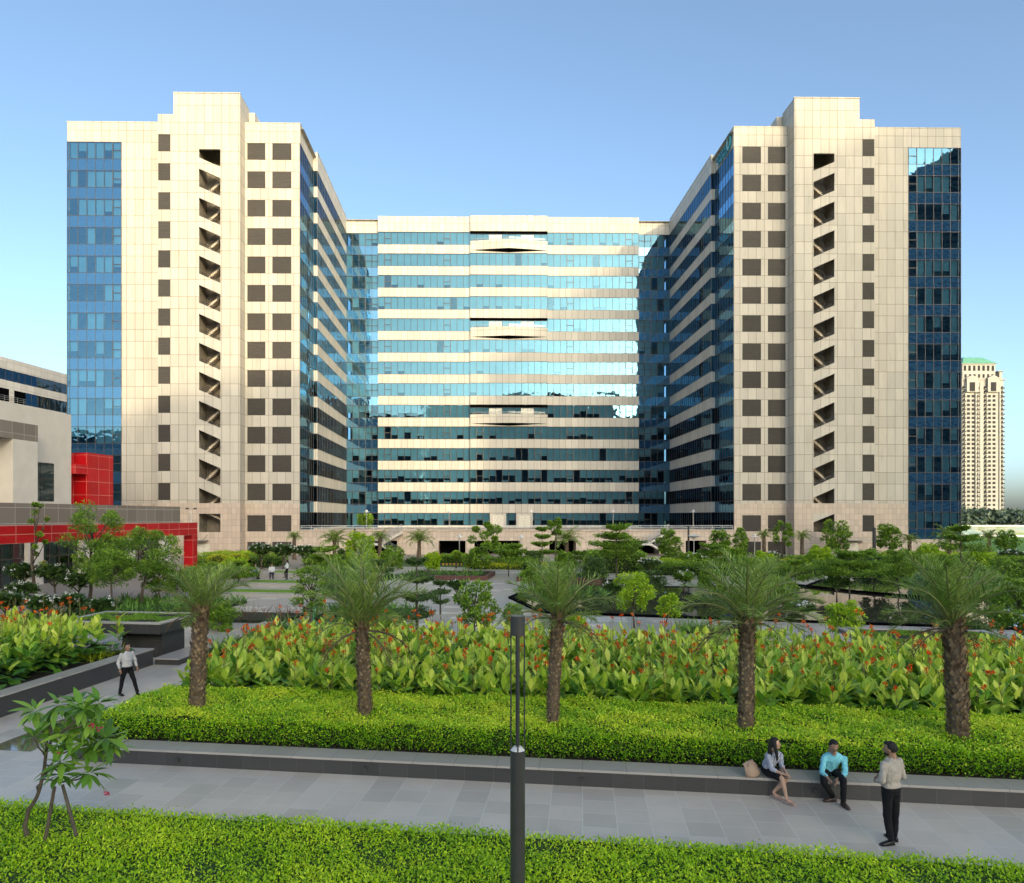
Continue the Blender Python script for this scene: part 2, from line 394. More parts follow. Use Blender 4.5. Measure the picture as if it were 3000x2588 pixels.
# ------------------------------------------------------------------ the office complex (frame turned 0.0135 rad)
BR = .0135
def BW(s, b, z=0.):                    # building frame -> world
    a = s+5.6; c, si = math.cos(BR), math.sin(BR)
    return (a*c-b*si, a*si+b*c, z)
ZT = [59.45-4.1*k for k in range(15)]  # top of window row k
ZH = 2.4
def wallgrid(mb, f, us, zs, holes, depth, mis):
    """f(u,z,d)->point; quads for each cell not in holes; reveals round the holes; mis(iz)->material index"""
    for i in range(len(us)-1):
        for j in range(len(zs)-1):
            u0, u1, z0, z1 = us[i], us[i+1], zs[j], zs[j+1]
            if (i, j) in holes:
                for (a, b2) in (((u0, z0), (u1, z0)), ((u1, z0), (u1, z1)), ((u1, z1), (u0, z1)), ((u0, z1), (u0, z0))):
                    mb.quad(f(*a, 0), f(*b2, 0), f(*b2, depth), f(*a, depth), mis(j))
            else: mb.quad(f(u0, z0, 0), f(u1, z0, 0), f(u1, z1, 0), f(u0, z1, 0), mis(j))
def strip(root, f, us, z0, z1, seed, name='ribbon_window', splits=(), blind_p=.75, gmat='glass', label=None, dark=0., bottom_frame=True):
    """glazing strip: panes (slightly out of true), mullions and roller blinds behind; f(u,z,d) d = inward"""
    r = random.Random(seed); g = MB(); mu = MB(); bl = MB(); nb = 0; rowdrop = r.choice((.58, .62, .66))
    for i in range(len(us)-1):
        a, b = us[i], us[i+1]
        j = [r.uniform(-.0025, .0025) for _ in range(3)]
        g.quad(f(a, z0, j[0]), f(b, z0, j[1]), f(b, z1, j[2]), f(a, z1, j[2]+j[0]-j[1]))
        if r.random() < blind_p:
            fr = r.choice((1., 1., 1., 1., .98, .96, .72)) if r.random() > dark else (rowdrop if r.random() < .8 else r.choice((.45, .5, 1.)))
            zb = z1-(z1-z0)*fr
            bl.quad(f(a+.04, zb, .22), f(b-.04, zb, .22), f(b-.04, z1, .22), f(a+.04, z1, .22)); nb += 1
        if i in splits:
            zm = (z0+z1)/2; _bx(mu, f, a, b, zm-.04, zm+.04, -.05, .05)
            for u in (a, b): _bx(mu, f, u-.05, u+.05, z0, z1, -.045, .05)
    for u in us: _bx(mu, f, u-.03, u+.03, z0, z1, -.04, .06)
    for z in (z0, z1): _bx(mu, f, us[0], us[-1], z-.03, z+.03, -.032, .055)
    w = g.build(name, gmat, root, sub=root['_o'])
    if label: w['label'] = label
    mu.build('mullions', 'mullion', w, sub=root['_o'])
    if nb: bl.build('blinds', 'blind', w, sub=root['_o'])
    return w
def _bx(mb, f, u0, u1, z0, z1, d0, d1):
    V = [f(u, z, d) for z in (z0, z1) for d in (d0, d1) for u in (u0, u1)]
    mb.add(V, np.array([[0, 2, 3, 1], [4, 5, 7, 6], [0, 1, 5, 4], [2, 6, 7, 3], [0, 4, 6, 2], [1, 3, 7, 5]]))
def curtain(root, f, us, ztop, zbot, seed, splits, label=None, nrow=14, blind_p=.7, dark=0., gmat='glass'):
    """full-height glass skin: vision rows as ribbon windows, opaque glass between them"""
    for k in range(nrow):
        sp = MB(); mu = MB()
        z1 = ZT[k]; z0 = max(z1-ZH, zbot)
        strip(root, f, us, z0, z1, seed*31+k, splits=splits, blind_p=blind_p, name='ribbon_window', dark=dark if k < 7 else .5, gmat=gmat)
        zn = ZT[k+1] if k < nrow-1 else zbot
        if z0-zn > .1:
            for i in range(len(us)-1):
                sp.quad(f(us[i], zn+.03, 0), f(us[i+1], zn+.03, 0), f(us[i+1], z0-.03, 0), f(us[i], z0-.03, 0))
            for u in us: _bx(mu, f, u-.028, u+.028, zn, z0, -.035, .05)
            _bx(mu, f, us[0], us[-1], (zn+z0)/2-.03, (zn+z0)/2+.03, .02, .06)
            o = sp.build('spandrel_glass', 'spandrel', root, sub=root['_o'])
            mu.build('mullions', 'mullion', o, sub=root['_o'])
def cuts(a, b, n): return [a+(b-a)*i/n for i in range(n+1)]

def tower(sg):
    """one arm of the U: tower with open stair, plus the banded wing running back to the centre"""
    side = 'left' if sg < 0 else 'right'
    o = (sg*48., 108., 0.)
    root = thing('office_tower', {-1: 'cream clad office tower with open zigzag stair at the left end of the building', 1: 'cream office tower at the right end, open zigzag stair, teal sign on its side'}[sg], 'building', BW(*o), BR, 'twin towers of the office building', o=o)
    X = lambda s: sg*s
    f1 = lambda u, z, d: (sg*u, 102.5+d, z)
    w = MB()                                             # materials: 0 cladding 1 granite
    # louvre wall |s| 31.5..39.4
    us = [31.5, 32.75, 35.5, 36.5, 39.1, 39.4]
    zs = [0, 1.9]+[]; holes = set()
    lv = []
    zlist = [0.]
    rows = [(-.4, 1.85), (3.35, 5.7)]+[(ZT[k]-ZH, ZT[k]) for k in range(12, -1, -1)]
    for i, (a, b) in enumerate(rows):
        if i == 0: zlist = [0., 1.85]; holes |= {(1, 0), (3, 0)}; lv.append((0., 1.85)); continue
        if i == 2: zlist.append(7.4)
        zlist += [a, b]; j = len(zlist)-2
        holes |= {(1, j-0), (3, j-0)}; lv.append((a, b))
    # hole index j refers to the cell between zlist[j] and zlist[j+1]
    zlist.append(62.3)
    wallgrid(w, f1, us, zlist, holes, .12, lambda j: 1 if zlist[j] < 7.39 else 0)
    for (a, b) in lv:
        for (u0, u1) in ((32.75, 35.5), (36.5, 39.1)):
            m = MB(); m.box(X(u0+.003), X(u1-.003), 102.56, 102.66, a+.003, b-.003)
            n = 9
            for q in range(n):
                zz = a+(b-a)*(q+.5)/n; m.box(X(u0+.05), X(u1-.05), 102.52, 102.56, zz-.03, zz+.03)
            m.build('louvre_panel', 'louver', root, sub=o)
    # blank wall |s| 50.95..57.15
    wallgrid(w, f1, [50.95, 57.15], [0, 7.4, 62.3], set(), .1, lambda j: 1 if j == 0 else 0)
    # parapet and plinth over/under the glass corner
    wallgrid(w, f1, [57.15, 64.9], [0, 2.2], set(), .1, lambda j: 1)
    wallgrid(w, f1, [57.15, 64.9], [59.5, 62.3], set(), .1, lambda j: 0)
    # returns: inner side (above glass), outer side, back, roof
    w.quad((X(31.5), 102.5, 59.5), (X(31.5), 110.7, 59.5), (X(31.5), 110.7, 62.3), (X(31.5), 102.5, 62.3))
    w.quad((X(31.5), 102.5, 0), (X(31.5), 110.7, 0), (X(31.5), 110.7, 3.4), (X(31.5), 102.5, 3.4), 1)
    w.quad((X(64.9), 102.5, 59.5), (X(64.9), 140, 59.5), (X(64.9), 140, 62.3), (X(64.9), 102.5, 62.3))
    w.quad((X(64.9), 140, 0), (X(31.5), 140, 0), (X(31.5), 140, 62.3), (X(64.9), 140, 62.3))
    w.quad((X(64.9), 102.5, 0), (X(64.9), 140, 0), (X(64.9), 140, 2.2), (X(64.9), 102.5, 2.2), 1)
    w.quad((X(31.0), 102.6, 61.6), (X(64.8), 102.6, 61.6), (X(64.8), 140, 61.6), (X(31.0), 140, 61.6), 0)
    # coping on top, proud of the wall
    for (a0, a1, b0, b1) in ((31.45, 64.95, 102.45, 102.75), (31.45, 31.75, 102.75, 110.7), (30.82, 31.1, 110.65, 134.7), (64.65, 64.95, 102.75, 140)):
        w.box(X(a0), X(a1), b0, b1, 62.3, 62.42, 0)
    w.build('wall', ['clad_tower', 'granite'], root, sub=o)
    # glass corner
    us6 = [57.15]+[57.15+1.24*i for i in range(1, 6)]+[64.9-.36, 64.9]
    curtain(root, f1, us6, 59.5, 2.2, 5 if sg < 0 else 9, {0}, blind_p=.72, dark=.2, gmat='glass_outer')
    g = MB(); g.quad((X(64.9), 102.5, 2.2), (X(64.9), 140, 2.2), (X(64.9), 140, 59.5), (X(64.9), 102.5, 59.5))
    g.build('side_glazing', 'spandrel', root, sub=o)
    # inner side glass 102.5..110.7
    f2 = lambda u, z, d: (sg*(31.5+d), u, z)
    curtain(root, f2, cuts(102.5, 110.7, 7), 59.5, 3.4, 11, set(), blind_p=.3)
    # wing: bands
    f3 = lambda u, z, d: (sg*(30.87+d), u, z)
    f4 = lambda u, z, d: (sg*u, 110.7+d, z)
    wb = MB()
    pu = cuts(110.7, 134.8, 20)
    for k in range(14):
        z1 = ZT[k]; z0 = z1-ZH
        zn = ZT[k+1] if k < 13 else 3.4
        if z0 > zn+.05:
            for (fa, a, b) in ((f3, 110.7, 134.8), (f4, 30.87, 31.5)):
                wb.quad(fa(a, zn, -.0), fa(b, zn, -.0), fa(b, z0, -.0), fa(a, z0, -.0))
                _bx(wb, fa, a, b, z0-.02, z0+.04, -.03, .3) if fa is f3 else None
        strip(root, f3, pu, z0, z1, 100+k, splits={3, 13}, blind_p=.35, name='ribbon_window')
        strip(root, f4, [30.87, 31.5], z0, z1, 140+k, blind_p=0, name='corner_window')
    for (fa, a, b) in ((f3, 110.7, 134.8), (f4, 30.87, 31.5)):
        wb.quad(fa(a, 59.45, 0), fa(b, 59.45, 0), fa(b, 62.3, 0), fa(a, 62.3, 0))
    wb.build('wing_cladding', 'clad', root, sub=o)
    # inside: floors and core walls
    it = MB(); ci = MB()
    it.box(X(34.5), X(64.4), 105.8, 139.5, 2.5, 61.2)
    it.box(X(33.6), X(34.6), 110.8, 134.8, 2.5, 61.2)
    for k in range(14):
        z0 = ZT[k]-ZH
        ci.box(X(57.3), X(64.8), 102.8, 105.8, z0-1.55, z0-.12)
        ci.box(X(31.75), X(34.5), 103.0, 110.6, z0-1.55, z0-.12)
        ci.box(X(31.1), X(33.6), 110.95, 134.7, z0-1.55, z0-.12)
    ci.box(X(57.3), X(64.8), 102.8, 105.8, 59.55, 61.3); ci.box(X(31.1), X(34.5), 110.95, 134.7, 59.55, 61.3)
    it.build('office_interior', 'interior', root, sub=o); ci.build('floor_slabs', 'ceiling', root, sub=o)
    # ---- stair core, b = 100.3
    f5 = lambda u, z, d: (sg*u, 100.3+d, z)
    c = MB()
    for (a, b, top) in ((39.4, 42.15, 65.3), (45.15, 48.76, 65.3)):
        wallgrid(c, f5, [a, b], [0, 7.4, top], set(), .1, lambda j: 1 if j == 0 else 0)
    zc = [0., 3.35, 5.7, 7.4]; hc = {(0, 1)}
    for k in range(12, -1, -1): zc += [ZT[k]-ZH, ZT[k]]; hc.add((0, len(zc)-2))
    zc.append(62.3)
    wallgrid(c, f5, [49.2, 50.9], zc, hc, .12, lambda j: 1 if zc[j] < 7.39 else 0)
    wallgrid(c, f5, [50.9, 50.95], [0, 7.4, 62.3], set(), .12, lambda j: 1 if j == 0 else 0)
    wallgrid(c, f5, [48.76, 49.2], [0, 7.4, 62.3], set(), .12, lambda j: 1 if j == 0 else 0)
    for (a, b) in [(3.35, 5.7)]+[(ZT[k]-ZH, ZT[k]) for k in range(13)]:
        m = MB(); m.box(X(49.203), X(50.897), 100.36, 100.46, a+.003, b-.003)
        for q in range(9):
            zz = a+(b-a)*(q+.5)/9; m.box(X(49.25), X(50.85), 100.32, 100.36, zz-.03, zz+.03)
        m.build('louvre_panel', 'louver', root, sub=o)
    # slot column: spandrels cut on the slope
    t = .28
    def poly(pts, mi=0): c.extr([(sg*u, 100.3, z) for u, z in pts], (0, t, 0), mi)
    poly([(45.15, 57.4), (45.15, 65.3), (42.15, 65.3), (42.15, 57.4)])
    for k in range(13):
        ob, ib = 56.2-4.1*k, 54.9-4.1*k; ot, itp = 54.65-4.1*k, 53.3-4.1*k
        if k < 12: poly([(45.15, ot), (45.15, ob), (42.15, ib), (42.15, itp)])
    poly([(45.15, 5.9), (45.15, 7.4), (42.15, 7.4), (42.15, 5.9)], 1)
    if sg > 0: poly([(45.15, 5.9), (42.15, 4.7), (42.15, 5.899)][::1]+[(45.15, 5.899)][:0], 0)
    poly([(45.15, 0), (45.15, 3.3), (42.15, 3.3), (42.15, 0)], 1)
    # sides and roof of the core
    for z0, z1, mi in ((0, 7.4, 1), (7.4, 65.3, 0)):
        c.quad((X(39.4), 100.3, z0), (X(39.4), 104.3 if mi == 0 else 102.5, z0), (X(39.4), 104.3 if mi == 0 else 102.5, z1), (X(39.4), 100.3, z1), mi)
    c.quad((X(50.95), 100.3, 0), (X(50.95), 102.5, 0), (X(50.95), 102.5, 62.3), (X(50.95), 100.3, 62.3), 0)
    c.quad((X(48.76), 100.3, 62.3), (X(48.76), 104.3, 62.3), (X(48.76), 104.3, 65.3), (X(48.76), 100.3, 65.3), 0)
    c.quad((X(39.4), 100.3, 65.3), (X(48.76), 100.3, 65.3), (X(48.76), 104.3, 65.3), (X(39.4), 104.3, 65.3), 0)
    c.quad((X(39.4), 104.3, 62.3), (X(48.76), 104.3, 62.3), (X(48.76), 104.3, 65.3), (X(39.4), 104.3, 65.3), 0)
    c.quad((X(48.76), 100.3, 62.3), (X(50.95), 100.3, 62.3), (X(50.95), 102.5, 62.3), (X(48.76), 102.5, 62.3), 0)
    c.box(X(39.35), X(48.8), 100.25, 100.5, 65.3, 65.42)
    c.build('stair_core', ['clad_tower', 'granite'], root, sub=o)
    ph = MB(); ph.box(X(38.6), X(46), 104.4, 112, 61.6, 64.9); ph.box(X(37.8), X(45), 108, 118, 61.6, 65.2)
    ph.build('penthouse', 'clad_tower', root, sub=o)
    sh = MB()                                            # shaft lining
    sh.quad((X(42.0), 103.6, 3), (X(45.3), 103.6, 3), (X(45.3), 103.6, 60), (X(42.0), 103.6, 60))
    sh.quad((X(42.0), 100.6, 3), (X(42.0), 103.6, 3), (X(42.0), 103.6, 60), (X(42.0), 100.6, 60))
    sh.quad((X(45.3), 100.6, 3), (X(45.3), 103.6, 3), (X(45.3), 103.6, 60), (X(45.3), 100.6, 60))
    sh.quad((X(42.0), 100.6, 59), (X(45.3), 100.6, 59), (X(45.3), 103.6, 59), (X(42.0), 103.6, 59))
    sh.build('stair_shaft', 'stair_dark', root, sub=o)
    def flight(k):
        m = MB(); n = 12
        ob, ib = 56.2-4.1*k, 54.9-4.1*k                   # front flight: down towards the inner side
        if k <= 12:
            z_o, z_i = ob-.55, ib-.55
            n2 = 8
            for i in range(n2):
                u0 = 45.1-2.9*i/n2; u1 = 45.1-2.9*(i+1)/n2; z = z_o+(z_i-z_o)*(i+.5)/n2
                m.box(X(u0), X(u1), 101.0, 101.95, z-.2, z)
        zb0, zb1 = 56.1-4.1*k, 58.5-4.1*k                # back flight rises to the inner side
        for i in range(n):
            u0 = 44.9-2.7*i/n; u1 = 44.9-2.7*(i+1)/n; z = zb0+(zb1-zb0)*(i+.5)/n
            m.box(X(u0), X(u1), 102.2, 103.5, z-.38, z)
        return m
    def rails(k):
        r = MB(); ob, ib = 56.2-4.1*k, 54.9-4.1*k
        lo = 7.4 if k < 13 else 3.3
        for h in (.18, .42, .66):
            a, b = ob+h-.25, ib+h-.25
            if b > lo: r.tube([(X(45.1), 100.72, a), (X(42.2), 100.72, b)], .045, 5)
        for i in range(3):
            u = 44.8-1.1*i; z = ob+(ib-ob)*(45.15-u)/3.0
            if z > lo: r.tube([(X(u), 100.72, z-.7), (X(u), 100.72, z+.45)], .028, 5)
        zb0, zb1 = 56.1-4.1*k, 58.5-4.1*k
        for h in (.4, .7, 1.0): r.tube([(X(44.9), 102.15, zb0+h), (X(42.2), 102.15, zb1+h)], .045, 5)
        for i in range(3):
            u = 44.6-1.0*i; z = zb0+(zb1-zb0)*(44.9-u)/2.7; r.tube([(X(u), 102.15, z-.1), (X(u), 102.15, z+1.0)], .03, 5)
        return r
    for k in range(1, 13):
        fo = flight(k).build('stair_flight', 'plaster', root, sub=o)
        rails(k).build('handrail', 'rail_dark', fo, sub=o)
    return root
TL = tower(-1); TR = tower(1)

# ---- centre block
oc = (0., 134.4, 0.)
CB = thing('office_block', 'banded cream and blue glass office block between the towers, with three balconies', 'building', BW(*oc), BR, o=oc)
cw = MB()
def centre():
    secs = []
    for sg in (-1, 1):
        secs.append((lambda u, z, d, sg=sg: (sg*u, 134.2+d, z), cuts(7.33, 24.8, 14), {3, 12}, 200 if sg < 0 else 260))
    secs.append((lambda u, z, d: (u, 133.7+d, z), cuts(-7.33, 7.33, 12), set(), 330))
    for f, us, spl, sd in secs:
        bay = sd == 330
        for k in range(14):
            z1 = ZT[k]; z0 = z1-ZH
            if bay and k in (0, 4, 8): z1 -= .5
            uu = us
            strip(CB, f, uu, z0, z1, sd+k, splits=spl if not bay else {1, 10} if k > 8 else spl, blind_p=.98 if k < 9 else .95, dark=0. if k < 8 else (.3 if k < 11 else .85))
            zn = ZT[k+1] if k < 13 else 3.4
            if z0-zn > .05:
                if bay and (k+1) in (4, 8): zn -= 0.0
                cw.quad(f(us[0], zn, -.06), f(us[-1], zn, -.06), f(us[-1], z0, -.06), f(us[0], z0, -.06))
                for zz in (zn, z0): cw.quad(f(us[0], zz, -.06), f(us[-1], zz, -.06), f(us[-1], zz, .06), f(us[0], zz, .06))
        top = 62.35 if bay else 62.3
        cw.quad(f(us[0], 59.45, -.06), f(us[-1], 59.45, -.06), f(us[-1], top, -.06), f(us[0], top, -.06))
        for e in (us[0], us[-1]): cw.quad(f(e, 3.4, -.06), f(e, top, -.06), f(e, top, .8), f(e, 3.4, .8))
        _bx(cw, f, us[0], us[-1], top, top+.1, -.1, .5)
    for sg in (-1, 1):
        f = lambda u, z, d, sg=sg: (sg*u, 134.9+d, z)
        us = [24.8]+[24.8+1.24*i for i in range(1, 5)]+[30.87]
        curtain(CB, f, us, 59.45, 3.4, 400 if sg < 0 else 450, {0, 1}, blind_p=.6)
        cw.quad(f(24.8, 59.45, 0), f(30.87, 59.45, 0), f(30.87, 62.1, 0), f(24.8, 62.1, 0))
    cw.quad((-30.9, 134.3, 61.8), (30.9, 134.3, 61.8), (30.9, 150, 61.8), (-30.9, 150, 61.8))
    cw.quad((-30.9, 150, 0), (30.9, 150, 0), (30.9, 150, 61.8), (-30.9, 150, 61.8))
    cw.build('wall', 'clad', CB, sub=oc)
    it = MB(); it.box(-30.8, 30.8, 138.5, 149.5, 3, 61.5); it.build('office_interior', 'interior', CB, sub=oc)
    sl = MB()
    for k in range(14):
        z0 = ZT[k]-ZH; sl.box(-30.8, 30.8, 135.15, 138.5, z0-1.55, z0-.12)
        sl.box(-24.7, 24.7, 134.4, 135.15, z0-1.55, z0-.12); sl.box(-7.2, 7.2, 133.9, 134.4, z0-1.55, z0-.12)
    sl.box(-30.8, 30.8, 135.15, 138.5, 59.6, 61.2); sl.box(-24.7, 24.7, 134.4, 135.15, 59.6, 61.2); sl.box(-7.2, 7.2, 133.9, 134.4, 59.6, 61.2)
    sl.build('floor_slabs', 'ceiling', CB, sub=oc)
    # office desks/monitors on the lower floors seen over the sills
    for k in (11, 12):
        z0 = ZT[k]-ZH; r = random.Random(k); d = MB(); u = -23.5
        while u < 23:
            d.box(u, u+.55, 134.9, 134.95, z0+.12, z0+.48); d.box(u+.65, u+1.15, 134.9, 134.95, z0+.12, z0+.48); u += r.choice((2.5, 3.7, 3.7))
        d.build('desk_monitors', 'blind', CB, sub=oc)
    # ceiling lights
    lm, nt = new_mat('office_light'); out(nt, nd(nt, 'ShaderNodeEmission', {0: (.9, .95, 1., 1), 1: 6.}).outputs[0])
    li = MB(); r = random.Random(3)
    for k in (8, 9, 9, 9, 10, 10, 7, 5):
        for _ in range(2):
            u = r.uniform(-22, 22); li.box(u, u+1.0, 136.2, 136.3, ZT[k]+.05, ZT[k]+.09)
    li.build('ceiling_lights', lm, CB, sub=oc)
    # balconies: shallow prow-shaped parapet with black wedge below
    for k in (0, 4, 8):
        zt = ZT[k]-ZH+.55; zb = zt-1.72; P = MB()
        n = 6
        for sg in (-1, 1):
            a, b = (7.33, 133.62), (0., 132.45)
            P.extr([(sg*a[0], a[1], zb), (sg*b[0], b[1], zb), (sg*b[0], b[1], zt), (sg*a[0], a[1], zt)], (0, .12, 0))
        P.extr([(-7.3, 133.6, zt-1.2), (0, 132.5, zt-1.2), (7.3, 133.6, zt-1.2)], (0, 0, .1))
        bo = P.build('balcony', 'clad', CB, sub=oc)
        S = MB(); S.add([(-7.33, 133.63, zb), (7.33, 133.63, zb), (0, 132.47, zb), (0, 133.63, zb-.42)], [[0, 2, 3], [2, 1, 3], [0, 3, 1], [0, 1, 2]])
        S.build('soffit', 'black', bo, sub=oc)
        R = MB()
        for h in (.22, .42):
            R.tube([(-6.9, 133.6, zt+h), (0, 132.55, zt+h), (6.9, 133.6, zt+h)], .03, 5)
        for i in range(-4, 5):
            u = i*1.7; y = 132.55+abs(u)/6.9*1.05; R.tube([(u, y, zt), (u, y, zt+.42)], .025, 5)
        R.build('railing', 'steel', bo, sub=oc)
        H = MB(); H.box(-7.33, 7.33, 133.52, 133.75, ZT[k]-.48, ZT[k]); H.build('recess_shade_band', 'black', bo, sub=oc)  # solid black band, paints the shade of a recess that is not modelled
        for u0 in (-3.75, 2.3):
            dd = MB(); dd.box(u0, u0+1.2, 133.58, 133.68, zt-.6, ZT[k]-.72); dd.box(u0+1.25, u0+2.4, 133.58, 133.68, zt-.6, ZT[k]-.72)
            dd.build('balcony_door', 'cream_door', bo, sub=oc)
    for u0 in (-3.1, 1.9):
        dd = MB(); dd.box(u0-.5, u0+2.6, 133.5, 133.62, 3.4, 6.1, 0); dd.box(u0, u0+1.02, 133.44, 133.5, 3.4, 5.7, 1); dd.box(u0+1.06, u0+2.1, 133.44, 133.5, 3.4, 5.7, 1)
        dd.build('terrace_door', ['clad', 'cream_door'], CB, sub=oc)
centre()

# ---- podium with terrace
op = (0., 102.6, 0.)
PO = thing('podium_terrace', 'low pink granite podium carrying the terrace between the towers', 'podium', BW(*op), BR, o=op)
def podium():
    f = lambda u, z, d: (u, 102.6+d, z)
    w = MB()
    us = [-31.5, -22.5, -17.5, -11.5, -7.6, -6.3, .3, 4.6, 8.5, 12.4, 14.2, 20.6, 24.5, 27.5, 29.5, 31.5]
    holes = {(1, 0), (3, 0), (5, 0), (7, 0), (9, 0), (10, 0), (12, 0)}
    wallgrid(w, f, us, [0, 2.0, 3.4], holes, 3.0, lambda j: 0)
    w.quad((-31.5, 102.6, 3.4), (31.5, 102.6, 3.4), (31.5, 135, 3.4), (-31.5, 135, 3.4), 0)
    w.box(-31.5, 31.5, 102.45, 102.9, 3.4, 3.62, 0)
    w.build('wall', ['granite'], PO, sub=op)
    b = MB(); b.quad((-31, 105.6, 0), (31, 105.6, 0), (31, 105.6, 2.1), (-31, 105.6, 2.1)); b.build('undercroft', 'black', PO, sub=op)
    r = MB()
    for z in (3.95, 4.2): r.tube([(-31.4, 102.6, z), (31.4, 102.6, z)], .035, 5)
    for i in range(43): r.tube([(-31.4+i*1.495, 102.6, 3.6), (-31.4+i*1.495, 102.6, 4.2)], .03, 5)
    r.build('railing', 'white_metal', PO, sub=op)
podium()
def stair(s0, label):
    o = BW(s0, 101.4); root = thing('outdoor_staircase', label, 'staircase', o, BR, 'flights from terrace to garden', o=(s0, 101.4, 0))
    m = MB(); n = 12
    for i in range(n):
        z = 1.7+1.7*(i+1)/n; x0 = s0+.0+3.0*i/n
        m.box(x0, x0+3./n+.02, 100.9, 102.35, z-.35, z)
    for i in range(n):
        z = 1.7*(i+1)/n; x0 = s0+3.0-3.0*i/n
        m.box(x0-3./n-.02, x0, 99.3, 100.7, z-.3, z)
    m.box(s0-1.3, s0, 99.3, 102.35, 1.45, 1.7)
    m.build('steps', 'white_wall', root, sub=root['_o'])
    r = MB()
    for h in (.35, .6, .85, 1.05):
        r.tube([(s0, 100.88, 1.7+h), (s0+3, 100.88, 3.4+h)], .03, 5); r.tube([(s0+3, 99.28, h), (s0, 99.28, 1.7+h), (s0-1.3, 99.28, 1.7+h)], .03, 5)
    for i in range(6):
        r.tube([(s0+.6*i, 100.88, 1.7+.34*i), (s0+.6*i, 100.88, 2.75+.34*i)], .025, 5); r.tube([(s0+3-.6*i, 99.28, .34*i), (s0+3-.6*i, 99.28, 1.05+.34*i)], .025, 5)
    r.build('handrail', 'steel', root, sub=root['_o'])
stair(18.6, 'outdoor stair with steel handrails on the right of the podium wall'); stair(-19.6, 'outdoor stair on the left of the podium wall, half hidden by a palm')

# ---- sign on the right tower
def sign():
    o = (31.5, 106., 59.6)
    root = thing('building_sign', 'teal lettering and ring emblem under the roof edge of the right tower', 'sign', BW(*o), BR, o=o)
    tm = simple('teal_letters', (.02, .30, .36), .4); wm = simple('pale_ring', (.45, .75, .78), .4)
    dk = simple('letter_side', (.01, .05, .06), .5)
    for txt, z, b in (('MORNEAU', 61.05, 109.6), ('SHEPELL', 60.15, 109.0)):
        cu = bpy.data.curves.new('lettering', 'FONT'); cu.body = txt; cu.size = 1.05; cu.extrude = .08; cu.offset = .012; cu.align_x = 'LEFT'
        cu.materials.append(tm)
        tmp = bpy.data.objects.new('tmp_text', cu); COL.objects.link(tmp)
        bpy.context.view_layer.update()
        me = bpy.data.meshes.new_from_object(tmp.evaluated_get(bpy.context.evaluated_depsgraph_get()))
        COL.objects.unlink(tmp); bpy.data.objects.remove(tmp)
        n = len(me.vertices); co = np.zeros(n*3); me.vertices.foreach_get('co', co); co = co.reshape(-1, 3)
        L = co[:, 0].max(); k = 4.4/L
        new = np.stack([31.5-.12-co[:, 2]-o[0], b-co[:, 0]*k-o[1], z-.45+co[:, 1]-o[2]], 1)
        me.vertices.foreach_set('co', new.ravel()); me.update()
        me.materials.clear(); me.materials.append(tm)
        t = bpy.data.objects.new('lettering', me); COL.objects.link(t); t.parent = root
    m = MB()
    for rr, mi, off, th in ((.95, 0, .12, .2), (.82, 1, .2, .10)):
        pts = [(31.5-off, 104.15+math.cos(a)*rr*.72, 60.95+math.sin(a)*rr*1.12) for a in np.linspace(0, 2*math.pi, 33)]
        m.tube(pts, th, 8, mi, caps=False)
    m.build('ring_emblem', [tm, wm], root, sub=o)
sign()

